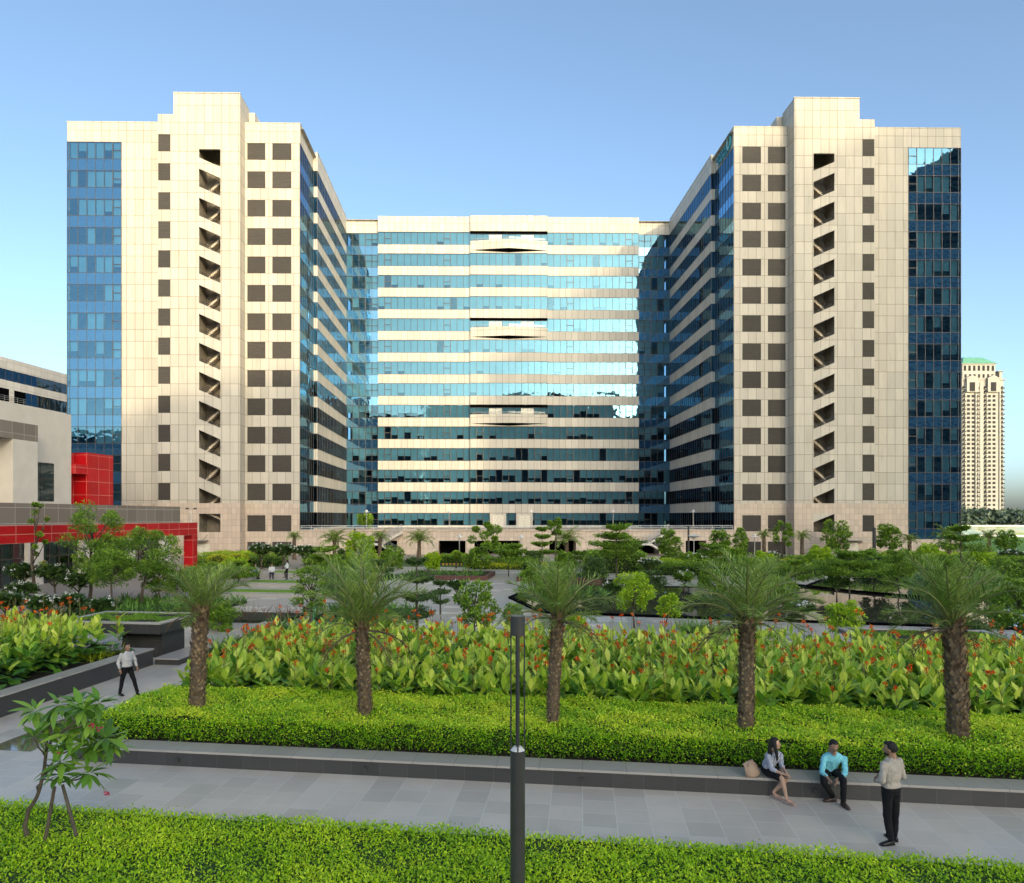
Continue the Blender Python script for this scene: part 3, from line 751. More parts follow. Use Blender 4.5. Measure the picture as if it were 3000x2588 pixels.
# ---- left complex (garden grid direction)
def gframe(p, q): return math.atan2(-N2[1], N2[0])*-1
GA = -math.atan2(.1317, .9913)
def gthing(name, label, cat, p, q, z=0., group=None):
    w = G(p, q, z); return thing(name, label, cat, tuple(w), GA, group, o=(p, q, z))
def left_complex():
    pr, qr = Gi(-26.8, 65.); 
    # red portal frame, right leg at (pr,qr)
    r = gthing('red_portal', 'long red panelled portal beam with one leg, left of the tower', 'portal', pr, qr)
    m = MB(); m.box(pr-.9, pr, qr-40, qr, 3.87, 5.0); m.build('beam', 'red_beam', r, sub=r['_o'])
    m = MB(); m.box(pr-.9+.003, pr-.003, qr-.75, qr-.003, 0, 3.87); m.build('leg', 'red', r, sub=r['_o'])
    m = MB(); m.box(pr-7.8, pr-.9, qr-.75, qr-.02, 4.1, 4.9); m.build('cross_beam', 'red', r, sub=r['_o'])
    # taupe fascia building with glazed ground floor
    pb, qb = Gi(-33.5, 76.7)
    r = gthing('low_wing', 'low building with taupe panel fascia over cream blinds and a glazed ground floor', 'building', pb, qb)
    m = MB(); m.box(pb-30, pb, qb-50, qb, 4.6, 6.6); m.build('fascia', 'brown', r, sub=r['_o'])
    m = MB()
    m.box(pb-30, pb-.6, qb-50, qb-.4, 4.2, 4.6)
    for i in range(9): m.box(pb-1.4, pb-.5, qb-1-i*6.0, qb-2.6-i*6.0, 0, 4.2)
    m.build('columns', 'white_wall', r, sub=r['_o'])
    f = lambda u, z, d: (pb-.9-d, u, z)
    for i in range(8):
        us = cuts(qb-1-i*6.0-6.0+.0, qb-1-i*6.0-1.6, 4)
        us = us
        strip(r, f, us, 2.25, 4.15, 700+i, blind_p=1., name='upper_window', gmat='glass_dark')
        strip(r, f, us, .05, 2.2, 720+i, blind_p=.5, name='shop_window', gmat='glass_dark')
    m = MB(); m.box(pb-8, pb-5, qb-50, qb-.6, 0, 4.2); m.build('interior_wall', 'interior', r, sub=r['_o'])
    for i in (1, 2):
        m = MB(); m.box(pb-.85, pb-.75, qb-1-i*6-1.4, qb-1-i*6-.1+0, 0.05, 2.6); m.build('timber_door', 'orange_wood', r, sub=r['_o'])
    # white box
    pw, qw = Gi(-47., 80.)
    r = gthing('white_hall', 'plain cream rendered hall with taupe frame and a tall corner window', 'building', pw, qw)
    m = MB(); m.box(pw-25, pw-.3, qw-45, qw, 6.4, 17.05)
    m.build('wall', 'white_wall', r, sub=r['_o'])
    m = MB(); m.box(pw-.3, pw+1.6, qw-45, qw-7.2, 13.2, 14.9); m.build('frame_beam', 'brown', r, sub=r['_o'])
    m = MB(); m.box(pw-.3, pw+1.59, qw-10.4, qw-7.21, 6.4, 13.19); m.build('frame_column', 'white_wall', r, sub=r['_o'])
    f = lambda u, z, d: (pw-.28-d*0.2, u, z)
    strip(r, f, [qw-6.6, qw-4.6, qw-2.7], 7.2, 9.6, 800, blind_p=.0, name='corner_window', gmat='glass_dark')
    strip(r, f, [qw-6.6, qw-4.6, qw-2.7], 9.65, 11.3, 801, blind_p=.0, name='corner_window', gmat='glass_dark')
    # red volume
    r = gthing('red_stair_block', 'tall red panelled block behind the low taupe building', 'building', pw, qw+2)
    m = MB(); m.box(pw-8, pw+.2, qw+2.1, qw+6.5, 0, 12.95); m.box(pw-8, pw-1.6, qw+.02, qw+2.1, 0, 12.9)
    m.box(pw-1.7, pw+.15, qw+.05, qw+2.09, 10.4, 11.5); m.build('wall', 'red', r, sub=r['_o'])
    # far office
    pa, qa = Gi(-77.8, 130.)
    r = gthing('white_office', 'white panelled office block with ribbon windows at the far left edge', 'building', pa, qa)
    m = MB(); m.box(pa-25, pa-.25, qa-60, qa+10, 0, 31.5)
    for z0, z1 in ((29.8, 31.7), (26.6, 28.0), (20, 24.5)): m.box(pa-.25, pa, qa-60, qa+10, z0, z1)
    m.build('wall', 'white_clad', r, sub=r['_o'])
    f = lambda u, z, d: (pa-.12-d*.4, u, z)
    for (z0, z1, s) in ((28.0, 29.8, 850), (24.5, 26.6, 851)):
        strip(r, f, cuts(qa-40, qa+10, 36), z0, z1, s, blind_p=.6, name='ribbon_window', gmat='glass_dark')
    m = MB()
    m.box(pa-.1, pa+.02, qa-40, qa-9.5, 24.5, 26.6); m.build('gallery_shade_box', 'black', r, sub=r['_o'])  # solid black box stands in for the shade inside the gallery
    m = MB()
    for z in (24.8, 25.1, 25.4): m.tube([(pa+.1, qa-40, z), (pa+.1, qa-9.5, z)], .04, 5)
    for i in range(22): m.tube([(pa+.1, qa-10-i*1.35, 24.5), (pa+.1, qa-10-i*1.35, 25.4)], .03, 5)
    m.build('railing', 'steel', r, sub=r['_o'])
    m = MB()
    for i in range(5): m.box(pa-.2, pa+.06, qa-13-i*6, qa-12.0-i*6, 24.5, 26.6)
    m.build('columns', 'white_clad', r, sub=r['_o'])
left_complex()

# ---- distant ivory residential tower with green roof
def condo():
    Y = 500.; x0 = W(2818, 0, Y)[0]; x1 = W(2948, 0, Y)[0]; w = x1-x0; o = ((x0+x1)/2, Y, 0)
    r = thing('apartment_tower', 'ivory apartment tower with green hipped roof, far behind on the right', 'building', o)
    k = Y/F; Z = lambda py: CH-(py-HY)*k
    m = MB(); m.box(x0, x1-2, Y, Y+25, 0, Z(1112))
    m.box(x1-2, x1, Y+4, Y+24, 0, Z(1085))
    for c in (x0+5.6, x0+20.5): m.box(c-3.5, c+4.5, Y-2.2, Y, Z(1150), Z(1110))
    for c in (x0+2.2, x0+9.6, x0+17.4, x0+26.5): m.box(c-.5, c+.5, Y-.9, Y, 0, Z(1120))
    m.box(x0+12.6, x0+15.0, Y-.5, Y, 0, Z(1120))
    m.box(x0+1, x1-7, Y+1, Y+24, Z(1112), Z(1066))
    m.box(x0+.4, x1-6.4, Y+.4, Y+24.5, Z(1068), Z(1065)); m.box(x0-.5, x1-.5, Y-.6, Y+25, Z(1114), Z(1111)); m.box(x1-3.5, x1+.8, Y+3, Y+25, Z(1086), Z(1084))
    for c in (x0+6., x0+21.): m.add([(c-4.8, Y-2.4, Z(1111)), (c+4.8, Y-2.4, Z(1111)), (c, Y-2.4, Z(1101)), (c-4.8, Y+1, Z(1111)), (c+4.8, Y+1, Z(1111)), (c, Y+1, Z(1101))], [[0, 1, 2], [3, 5, 4], [0, 2, 5, 3], [1, 4, 5, 2]])
    m.build('wall', 'tower_wall', r)
    rf = MB(); a, b = x0+.2, x1-6.2; za, zb = Z(1065), Z(1042)
    rf.add([(a, Y, za), (b, Y, za), (b, Y+24, za), (a, Y+24, za), (a+5, Y+6, zb), (b-7, Y+6, zb), (b-7, Y+18, zb), (a+5, Y+18, zb)],
           [[0, 1, 5, 4], [1, 2, 6, 5], [2, 3, 7, 6], [3, 0, 4, 7], [4, 5, 6, 7]])
    rf.build('roof', 'green_roof', r)
    proto = MB(); proto.box(-1.0, 1.0, -.12, .02, 0, 1.75); pm = proto.mesh('window', ['glasspane'])
    spots = []
    for j in range(28):
        zz = Z(1165)-j*3.07
        if zz < 3: break
        for c in (4.6, 7.9, 19.4, 22.7): spots.append((x0+c, zz))
    for (x, z) in spots[:100]:
        wo = bpy.data.objects.new('window', pm); COL.objects.link(wo); wo.parent = r; wo.location = (x-o[0], -.05, z)
    st = MB()
    for (x, z) in spots[100:]: st.box(x-.85, x+.85, Y-.17, Y-.03, z, z+1.5)
    for j in range(7): st.box(x0+2+j*3.3, x0+3.6+j*3.3, Y+.8, Y+1.1, Z(1086), Z(1071)); st.box(x0+2.5+j*3.2, x0+3.9+j*3.2, Y+.8, Y+1.1, Z(1106), Z(1096))
    for c in (x0+5.6, x0+20.5): st.box(c-1.6, c+2.2, Y-2.35, Y-2.15, Z(1148), Z(1122))
    tag(st.build('window', 'glasspane', r), kind='stuff')
    for c in (1.0, 10.9, 16.2, 28.3):
        b = MB()
        for j in range(30):
            zz = Z(1140)-j*3.07
            if zz < 3: break
            b.box(x0+c-1.0, x0+c+1.0, Y-1.5, Y, zz-.3, zz, 0); b.box(x0+c-1.0, x0+c+1.0, Y-1.5, Y-1.42, zz, zz+.75, 1); b.box(x0+c-.7, x0+c+.7, Y-.1, Y-.02, zz, zz+1.9, 1)
        b.build('balcony_stack', ['tower_wall', 'glasspane'], r)
condo()

# ---- office blocks behind the viewpoint: they shade the garden and stand in the glass
def behind():
    bm, nt = new_mat('backdrop_facade'); h, z, co = facade_h(nt)
    j, rr = cells(nt, h, z, 3.0, 3.8, 0, .25)
    zf = mth(nt, 'FRACT', mth(nt, 'DIVIDE', z, 3.8))
    c = mixc(nt, mth(nt, 'GREATER_THAN', zf, .55), (.30, .27, .23), mixc(nt, rr, (.03, .04, .06), (.12, .13, .14)))
    out(nt, principled(nt, c, .4))
    spec = [(-330, -112, 62, 62), (-110, -42, 84, 84), (-40, 20, 96, 96), (20.5, 76, 101, 101), (76.2, 112, 95, 104), (112.3, 155, 83, 83), (155.2, 165.4, 122, 122), (165.5, 181, 133, 139), (181.2, 214, 133, 147), (216, 300, 60, 60)]
    lab = ['low wide', 'stepped', 'mid rise', 'banded', 'slope roofed', 'plain lower', 'slim tall', 'tall slope roofed', 'tallest far', 'low corner']
    for (a, b, h0, h1), l in zip(spec, lab):
        m = MB(); m.extr([(a, -288, 0), (b, -288, 0), (b, -288, h1), (a, -288, h0)], (0, -24, 0))
        o = m.build('office_block', bm, origin=((a+b)/2, -300, 0)); tag(o, l+' office block behind the viewpoint, seen only mirrored in the glass', 'building')
    m = MB(); m.extr([(140, -40, 0), (195, -40, 0), (195, -40, 150), (172, -40, 138), (140, -40, 118)], (0, -22, 0))
    tag(m.build('office_block', bm, origin=(167, -51, 0)), 'dark tower close behind the viewpoint on the right, mirrored in the right glass corner', 'building')
behind()
# ------------------------------------------------------------------ ground, paving, water
def gsheet(mb, pts, z, mi=0): mb.add([G(p, q, z) for p, q in pts], [list(range(len(pts)))], mi)
def wsheet(mb, pts, z, mi=0): mb.add([(x, y, z) for x, y in pts], [list(range(len(pts)))], mi)
m = MB(); m.box(-3000, 3000, -1500, 6000, -.5, -.012); structure('ground', m, 'ground')
m = MB(); gsheet(m, [(-45, -5), (30, -5), (30, 33), (-45, 33)], 0.); structure('paving', m, 'paving')
m = MB(); gsheet(m, [(-32, 33), (45, 33), (45, 76), (-32, 76)], 0.); structure('plaza', m, 'plaza')
m = MB(); wsheet(m, [(-60, 86), (75, 86), (75, 102.6), (-60, 102.6)], .004); gsheet(m, [(-60, 30), (-27, 30), (-27, 85), (-60, 85)], .008); structure('driveway', m, 'drive')
m = MB(); wsheet(m, [(62, 60), (200, 60), (200, 190), (75, 190)], .006); structure('lawn', m, 'lawn_base')
# pale tiles scattered over the plaza
m = MB(); r = random.Random(5)
for _ in range(330):
    p = r.uniform(-26, 34); q = r.uniform(25.5, 73)
    p = round(p/1.2)*1.2; q = round(q/.9)*.9; w = r.choice((1.2, 1.2, 2.4)); l = r.choice((.9, .9, 1.8))
    gsheet(m, [(p, q), (p+w-.02, q), (p+w-.02, q+l-.02), (p, q+l-.02)], .004+.001*r.choice((0, 1, 2, 3, 4, 5)))
structure('pale_paving_tiles', m, 'pale_tile')
m = MB(); gsheet(m, [(-14.2, 15.2), (-13.0, 15.2), (-13.0, 18.6), (-14.2, 18.6)], .005)
wetm, nt = new_mat('wet_granite'); out(nt, principled(nt, (.16, .12, .10), .07, 0, .8)); structure('polished_paving_strip', m, wetm)
# pool
pool = [(3.2, 40.8), (10, 39.0), (19.3, 36.6), (27, 34.6), (46, 31), (60, 60), (30, 62.5), (24, 54), (13.5, 55), (12.5, 60.5), (5.5, 61), (1.6, 48)]
m = MB(); wsheet(m, pool, .075); structure('pool_water', m, 'water')
m = MB()
P3 = [np.array([x, y, .06]) for x, y in pool]
for i in range(len(P3)):
    a, b = P3[i], P3[(i+1) % len(P3)]; d = nrmz(b-a); nn = np.array([d[1], -d[0], 0])*.28
    m.extr([a-[0, 0, .06], b-[0, 0, .06], b-[0, 0, .06]+nn, a-[0, 0, .06]+nn], (0, 0, .12))
o = m.build('pool_kerb', 'black', origin=(18, 45, 0)); tag(o, 'black stone rim round the reflecting pool', 'kerb')
m = MB(); m.tube([(21.5, 62, .14), (26.6, 51.0, .14), (29.0, 47.6, .14), (36, 48.5, .14), (50, 47, .14)], [(.14, .1)]*5, 4); tag(m.build('pool_weir', 'black', origin=(30, 50, 0)), 'angled dark weir line across the pool', 'weir')

# ------------------------------------------------------------------ planters, ledges
def ledge(name, label, boxes, cat='bench', mats=('bench_top', 'bench_face'), group=None):
    m = MB()
    p0, p1, q0, q1, z1 = boxes[0]
    for (p0, p1, q0, q1, z1) in boxes:
        m.gbox(p0+.02, p1-.02, q0+.02, q1-.02, 0, z1-.055, 1)
        m.gbox(p0-.015, p1+.015, q0-.02, q1+.01, z1-.05, z1, 0)
        m.gbox(p0+.01, p1-.01, q0+.01, q1-.01, z1-.056, z1-.049, 0)
    b = boxes[0]; o = m.build(name, list(mats), origin=tuple(G((b[0]+b[1])/2, (b[2]+b[3])/2, 0)))
    return tag(o, label, cat, group)
bench = ledge('stone_bench', 'long black slate bench ledge in front of the clipped hedge', [(-11.6, 32, 14.74, 15.3, .36)])
for i, px in enumerate((520, 1068, 1706, 2390)):
    t = (px-CX)/F; q = 14.74; y = q/(.9913+.1317*t); p = Gi(t*y, y)[0]
    m = MB(); m.gbox(p-.045, p+.045, 14.725, 14.77, .10, .19, 0); m.gbox(p-.03, p+.03, 14.715, 14.73, .155, .175, 0)
    o = m.build('recessed_light', 'rail_dark', origin=tuple(G(p, 14.74, .1))); tag(o, ('small square step light low in the bench face, left end', 'small square step light in the bench face between second palm and lamp post', 'small square step light in the bench face right of the lamp post', 'small square step light in the bench face between the seated woman and man')[i], 'light', 'step lights in the bench')
m = MB(); m.gbox(-11.58, 32, 15.31, 26.2, 0, .30); o = m.build('planter_bed', 'soil', origin=tuple(G(0, 20, 0))); tag(o, 'dark soil bed under hedge and canna lilies', 'planter')
lp = ledge('planter_wall', 'black slate planter wall along the left path', [(-16.5, -16.0, 8, 24.7, .62), (-20, -16.5, 24.2, 24.7, .62), (-15.99, -15.0, 24.71, 34, .25)], 'planter')
m = MB(); m.gbox(-34, -16.51, 8, 24.19, 0, .5); tag(m.build('planter_bed', 'soil', origin=tuple(G(-20, 15, 0))), 'soil bed behind the left planter wall', 'planter')
m = MB(); m.gbox(-16, 20, -4, 11.36, 0, .12); tag(m.build('planter_bed', 'soil', origin=tuple(G(0, 8, 0))), 'soil under the foreground ground cover', 'planter')

def slab_planter(label, p0, p1, q0, q1, z, th, leg, seed=1):
    c = G((p0+p1)/2, (q0+q1)/2, 0)
    r = thing('slab_planter', label, 'planter', tuple(c), 0, 'floating grass topped slabs')
    m = MB(); m.gbox(p0, p1, q0, q1, z-th, z-.06, 1)
    for (a, b, cc, d) in ((p0-.02, p1+.02, q0-.02, q0+.25), (p0-.02, p1+.02, q1-.25, q1+.02), (p0-.02, p0+.25, q0+.25, q1-.25), (p1-.25, p1+.02, q0+.25, q1-.25)): m.gbox(a, b, cc, d, z-.058, z, 0)
    m.build('slab', ['bench_top', 'bench_face'], r, sub=tuple(c))
    m = MB(); m.gbox(*leg, 0, z-th-.002, 0); m.build('leg', 'bench_face', r, sub=tuple(c))
    n = int((p1-p0)*(q1-q0)*420); rg = np.random.default_rng(seed)
    P = np.stack([rg.uniform(p0+.26, p1-.26, n), rg.uniform(q0+.26, q1-.26, n)], 1)
    PP = np.array([G(a, b, z-.06) for a, b in P]); m = MB()
    gap = (np.sin(P[:, 0]*3)+np.sin(P[:, 1]*4+1)) > -.9
    m.leaves(PP[gap], rdir(gap.sum(), 1.2, rg), rdir(gap.sum(), 0, rg), rg.uniform(.05, .13, gap.sum()), .03, rg.uniform(0, 1, gap.sum()))
    m.gbox(p0+.25, p1-.25, q0+.25, q1-.25, z-.09, z-.05, 1)
    tag(m.build('grass_top', ['lawn', 'soil'], r, sub=tuple(c)), kind='stuff')
slab_planter('square grass topped black slab canopy behind the walking man', -20.6, -16.2, 25.4, 28.4, 1.45, .43, (-18.2, -16.5, 26.0, 27.6), 3)
slab_planter('grass topped dark slab behind the cannas, beside the fourth palm', 10.6, 16.2, 27.2, 31.2, .95, .22, (11, 15.6, 27.8, 30.6), 4)
slab_planter('thin grass topped slab beside the foot of the podium stair', 16.8, 22.5, 74, 80, .75, .3, (18, 21, 75, 79), 6)

# low dark steps of the left terraces
TER = []
for i, (p0, p1, q, z) in enumerate(((-27, -14.5, 46, .25), (-27, -15.5, 50.5, .5), (-27, -17, 55, .90))):
    TER.append((p0, p1, q, z))
m = MB()
for (p0, p1, q, z) in TER:
    m.gbox(p0, p1, q, q+.5, 0, z, 0); m.gbox(p0, p1, q+.5, q+4.5-.0, 0, z-.02, 1)
    m.gbox(p1-3.4, p1-.5, q-.45, q-.01, 0, z-.12, 0)
tag(m.build('terrace_steps', ['bench_top', 'plaza'], origin=tuple(G(-20, 50, 0))), 'broad grey stone terrace steps on the left of the plaza', 'steps')
m = MB()
for (p0, p1, q, z) in TER: m.gbox(p0+1.2, p1-2.8, q+1.1, q+2.6, z-.0195, z+.03)
structure('terrace_lawn', m, 'lawn_base')

# timber/red stone edged beds on the plaza and hedges further back
def leaf_box(m, p0, p1, q0, q1, z0, z1, n, L, Wd, rg, mi=0, tops=.62, jag=.05, tintbias=0., tpl=T_DIAMOND, frame='g'):
    """leaves over the top and the four sides of a clipped block; new growth on top is paler"""
    def put(P, nrm, lift, fl=.8):
        k = len(P); D = nrmz(rdir(k, .5, rg)*[1, 1, fl*1.2]+nrm*.9*(fl > .7)+nrm*.25); N = nrmz(nrm+rdir(k, 0, rg)*fl)
        m.leaves(P, D, N, rg.uniform(.7, 1.3, k)*L, rg.uniform(.7, 1.25, k)*Wd, np.clip(lift, 0, 1), mi, tpl)
    A = (p1-p0)*(q1-q0); S = 2*(z1-z0)*((p1-p0)+(q1-q0)); nt_ = int(n*A/(A+S)); 
    a = rg.uniform(p0, p1, nt_); b = rg.uniform(q0, q1, nt_)
    hum = .5*np.sin(a*2.3+b*1.1)+.5*np.sin(b*3.1-a*.9+1)+.4*np.sin(a*6.1+b*5.3)
    h = z1+hum*jag*.7+rg.normal(0, jag*.45, nt_)+np.where(rg.uniform(0, 1, nt_) < .04, np.minimum(rg.exponential(jag*.5, nt_), jag), 0)
    xy = np.stack([N2[0]*a+D2[0]*b, N2[1]*a+D2[1]*b, h], 1)
    patch = np.sin(a*1.7+np.sin(b*2.1)*1.5)*np.sin(b*2.7+np.sin(a*1.3)*1.2)
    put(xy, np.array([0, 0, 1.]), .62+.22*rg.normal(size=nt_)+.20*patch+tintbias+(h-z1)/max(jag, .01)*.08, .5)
    per = 2*((p1-p0)+(q1-q0)); ns = max(n-nt_, 0)
    u = rg.uniform(0, per, ns); v = rg.uniform(0, 1, ns)**.8
    A1 = p1-p0; B1 = q1-q0; pp = np.empty(ns); qq = np.empty(ns); nx = np.zeros(ns); ny = np.zeros(ns)
    k1 = u < A1; k2 = (u >= A1) & (u < A1+B1); k3 = (u >= A1+B1) & (u < 2*A1+B1); k4 = u >= 2*A1+B1
    pp[k1] = p0+u[k1]; qq[k1] = q0; ny[k1] = -1
    pp[k2] = p1; qq[k2] = q0+u[k2]-A1; nx[k2] = 1
    pp[k3] = p1-(u[k3]-A1-B1); qq[k3] = q1; ny[k3] = 1
    pp[k4] = p0; qq[k4] = q1-(u[k4]-2*A1-B1); nx[k4] = -1
    bul = rg.normal(0, jag*.8, ns)+.04*np.sin(u*3)
    pp += nx*bul; qq += ny*bul
    z = z0+(z1-z0)*v
    nw = np.stack([nx*N2[0]+ny*D2[0], nx*N2[1]+ny*D2[1], .2*np.ones(ns)], 1)
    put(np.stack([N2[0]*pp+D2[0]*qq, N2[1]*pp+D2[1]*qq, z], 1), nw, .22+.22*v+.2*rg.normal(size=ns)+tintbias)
def hedge(label, p0, p1, q0, q1, z0, z1, n, L=.05, Wd=.03, mat='hedge', seed=0, jag=.05, name='hedge', tb=0., inner=.10, group='clipped hedges', cat='hedge', core='soil', tpl=T_DIAMOND):
    rg = np.random.default_rng(seed+50); m = MB()
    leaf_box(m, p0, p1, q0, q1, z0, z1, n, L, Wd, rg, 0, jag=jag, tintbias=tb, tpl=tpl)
    m.gbox(p0+inner, p1-inner, q0+inner, q1-inner, z0, z1-inner, 1)
    o = m.build(name, [mat, core], origin=tuple(G((p0+p1)/2, (q0+q1)/2, z0)))
    return tag(o, label, cat, group)
M['shaded_undergrowth'] = simple('shaded_undergrowth', (.03, .075, .012), .9, nz=.3, scale=30)  # core colour kept dark so the gaps between leaves read as shade
M['twig'] = simple('dark_twigs', (.02, .035, .010), .9, nz=.3, scale=30)
# main hedge: built in cells so the palms stand in wells
def main_hedge():
    rg = np.random.default_rng(11); m = MB(); n = 0
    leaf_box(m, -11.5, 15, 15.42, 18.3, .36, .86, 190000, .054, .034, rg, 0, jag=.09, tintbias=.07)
    # drop leaves inside the palm wells
    V = m.V[0]
    m.gbox(-11.38, 14.9, 15.56, 18.2, .44, .76, 1)
    r2 = random.Random(3)
    for i in range(150):
        p = -11.3+i*.175+r2.uniform(-.05, .05); b = G(p, 15.55+r2.uniform(0, .12), .30)
        m.tube([b, b+[r2.uniform(-.06, .06), 0, .18], b+[r2.uniform(-.12, .12), -.03, .34]], [.010, .008, .005], 4, 2)
    o = m.build('hedge', ['hedge', 'twig', 'bark'], origin=tuple(G(0, 17, .3)))
    tag(o, 'broad yellow green clipped hedge behind the stone bench, palms growing out of it', 'hedge')
main_hedge()
def foreground_cover():
    rg = np.random.default_rng(12); m = MB(); n = 210000
    leaf_box(m, -12.5, 13.5, 7.6, 11.42, .10, .44, n, .052, .029, rg, 0, jag=.085, tintbias=.0)
    m.gbox(-12.45, 13.45, 7.65, 11.40, .1, .395, 1)
    tag(m.build('ground_cover', ['cover', 'shaded_undergrowth'], origin=tuple(G(0, 9.5, .1))), 'bright green small leaved ground cover bed in the foreground', 'ground cover', kind='stuff')
foreground_cover()

def canna_bed(name, label, region, n, seed, hz=1.0, flower=.22, z=.3, dens_front=None):
    rg = np.random.default_rng(seed); m = MB()
    p0, p1, q0, q1 = region
    P = np.stack([rg.uniform(p0, p1, n), q0+(q1-q0)*rg.uniform(0, 1, n)], 1)
    ht = hz*(rg.uniform(.78, 1.12, n))*(1+.22*(P[:, 1]-q0)/(q1-q0))
    base = np.array([G(a, b, z) for a, b in P])
    for k in range(10):
        t = (k+.6+rg.uniform(-.3, .3, n))/10.; on = rg.uniform(0, 1, n) < .95
        az = rg.uniform(0, 2*math.pi, n)
        el = np.radians(2+66*t+rg.normal(0, 13, n))                  # lower leaves spread, upper ones upright
        D = np.stack([np.cos(az)*np.cos(el), np.sin(az)*np.cos(el), np.sin(el)], 1)
        O = base+np.stack([rg.normal(0, .03, n), rg.normal(0, .03, n), ht*(.08+.72*t)], 1)+D*.04
        Nn = np.stack([-np.cos(az)*np.sin(el), -np.sin(az)*np.sin(el), np.cos(el)], 1)+rg.normal(0, .25, (n, 3))
        L = rg.uniform(.34, .52, n)*(1.08-.30*t)*(hz**.3); Wd = L*rg.uniform(.42, .56, n)*(1.1-.25*t)
        tint = np.clip(.12+.68*t+rg.normal(0, .2, n), 0, 1)
        m.leaves(O[on], D[on], Nn[on], L[on], Wd[on], tint[on], 0, T_BIG, rg.uniform(.05, .45, n)[on]*(1-.5*t[on]))
    st = MB
    for i in range(0, n):
        if rg.uniform() < flower*2.3:
            b = base[i]; h = ht[i]*rg.uniform(1.02, 1.38); lean = rg.normal(0, .05, 2)
            top = b+[lean[0], lean[1], h]
            m.tube([b+[0, 0, ht[i]*.4], b+[lean[0]*.5, lean[1]*.5, h*.8], top], [.009, .008, .006], 3, 2)
            fl = rg.uniform() < .6
            nb = 7
            Pp = top+np.stack([rg.normal(0, .014, nb), rg.normal(0, .014, nb), rg.uniform(-.20, .03, nb)], 1)
            m.leaves(Pp, rdir(nb, 1., rg), rdir(nb, 0, rg), .055, .022, .2, 3)
            if fl:
                nf = 12; c = top+[0, 0, -.01]
                m.leaves(c+rg.normal(0, .02, (nf, 3)), rdir(nf, .3, rg), rdir(nf, 0, rg), rg.uniform(.055, .10, nf), rg.uniform(.035, .06, nf), rg.uniform(0, 1, nf), 1, T_FOLD, .3)
    o = m.build(name, ['canna', 'canna_flower', 'stalk', 'bronze'], origin=tuple(G((p0+p1)/2, (q0+q1)/2, z)))
    return tag(o, label, 'flower bed', kind='stuff')
canna_bed('canna_lilies', 'massed canna lilies with orange flowers behind the clipped hedge', (-11.4, 19., 18.45, 25.8), 2300, 21, 1.16, .16)
canna_bed('canna_lilies', 'massed canna lilies with orange flowers in the left planter', (-27., -16.75, 13.5, 23.8), 900, 22, 1.3, .15, .5)

# strappy lily / grass clumps
def lily(m, c, h, n, rg, mi=0, spread=1.0, wd=.05, tb=.5):
    az = rg.uniform(0, 2*math.pi, n); el = np.radians(rg.uniform(35, 82, n))
    D = np.stack([np.cos(az)*np.cos(el)*spread, np.sin(az)*np.cos(el)*spread, np.sin(el)], 1)
    Nn = np.stack([-np.cos(az)*np.sin(el), -np.sin(az)*np.sin(el), np.cos(el)], 1)
    O = np.asarray(c)+rg.normal(0, .05, (n, 3))*[1, 1, 0]
    m.leaves(O, D, Nn, rg.uniform(.7, 1.15, n)*h, wd, np.clip(rg.normal(tb, .22, n), 0, 1), mi, T_STRAP, rg.uniform(.15, .6, n))
def lily_bed(label, pts, h, per, mat='lily', seed=0, wd=.05, step=.5, name='lily_bed', z=0., tb=.5, white=0.):
    """pts: corner quad in G frame (p0,p1,q0,q1)"""
    rg = np.random.default_rng(seed+300); m = MB(); p0, p1, q0, q1 = pts
    p = p0
    while p <= p1:
        q = q0
        while q <= q1:
            c = G(p+rg.uniform(-.2, .2), q+rg.uniform(-.2, .2), z); lily(m, c, h*rg.uniform(.8, 1.15), per, rg, 0, wd=wd, tb=tb)
            if white and rg.uniform() < white:
                k = 6; m.leaves(c+[0, 0, h*.95]+rg.normal(0, .05, (k, 3)), rdir(k, .2, rg), rdir(k, 0, rg), .12, .05, .5, 2, T_FOLD)
            q += step
        p += step
    m.gbox(p0, p1, q0, q1, z, z+h*.18, 1)
    return tag(m.build(name, [mat, 'twig', 'white_flower'], origin=tuple(G((p0+p1)/2, (q0+q1)/2, z))), label, 'plants', kind='stuff')
def edged_bed(label, p0, p1, q0, q1, h=.38, mat='wood_edge'):
    m = MB(); t = .3
    m.gbox(p0, p1, q0, q0+t, 0, h); m.gbox(p0, p1, q1-t, q1, 0, h); m.gbox(p0, p0+t, q0+t, q1-t, 0, h); m.gbox(p1-t, p1, q0+t, q1-t, 0, h)
    m.gbox(p0+t, p1-t, q0+t, q1-t, 0, h-.08, 1)
    return tag(m.build('raised_planter', [mat, 'soil'], origin=tuple(G((p0+p1)/2, (q0+q1)/2, 0))), label, 'planter', 'raised planter kerbs')
def px2g(px, py, z=0.):
    Y = GY(py, z); return Gi((px-CX)*Y/F, Y)
lily_bed('dark strappy lilies filling the bed behind the left cannas', (-29.5, -21.4, 31, 43), .75, 16, seed=1, wd=.075, step=.8)
lily_bed('strappy green lily clump between the path and the left terraces', (-14.6, -10.2, 26.5, 33.5), .8, 20, seed=2, wd=.065, step=.6)
lily_bed('low bronze cordylines under the floating slab', (-19.8, -17.1, 24.9, 25.4), .5, 22, 'bronze', 3, .03, .35, z=.3)
lily_bed('yellow green grassy plants beside the planter wall end', (-19.4, -16.9, 22.4, 24.0), .38, 22, 'lime', 4, .028, .3, z=.5, tb=.3)
lily_bed('bronze grasses along the back of the canna bed', (-1.5, 3.0, 26.0, 26.8), 1.1, 18, 'bronze', 5, .02, .4)
lily_bed('dry grasses behind the slab on the left terraces', (-22, -15.4, 35, 38), .8, 12, 'bronze', 6, .02, .7)
lily_bed('band of dark lilies running behind the left terraces', (-27, -17.2, 60.2, 64), .9, 14, seed=7, wd=.09, step=.9)
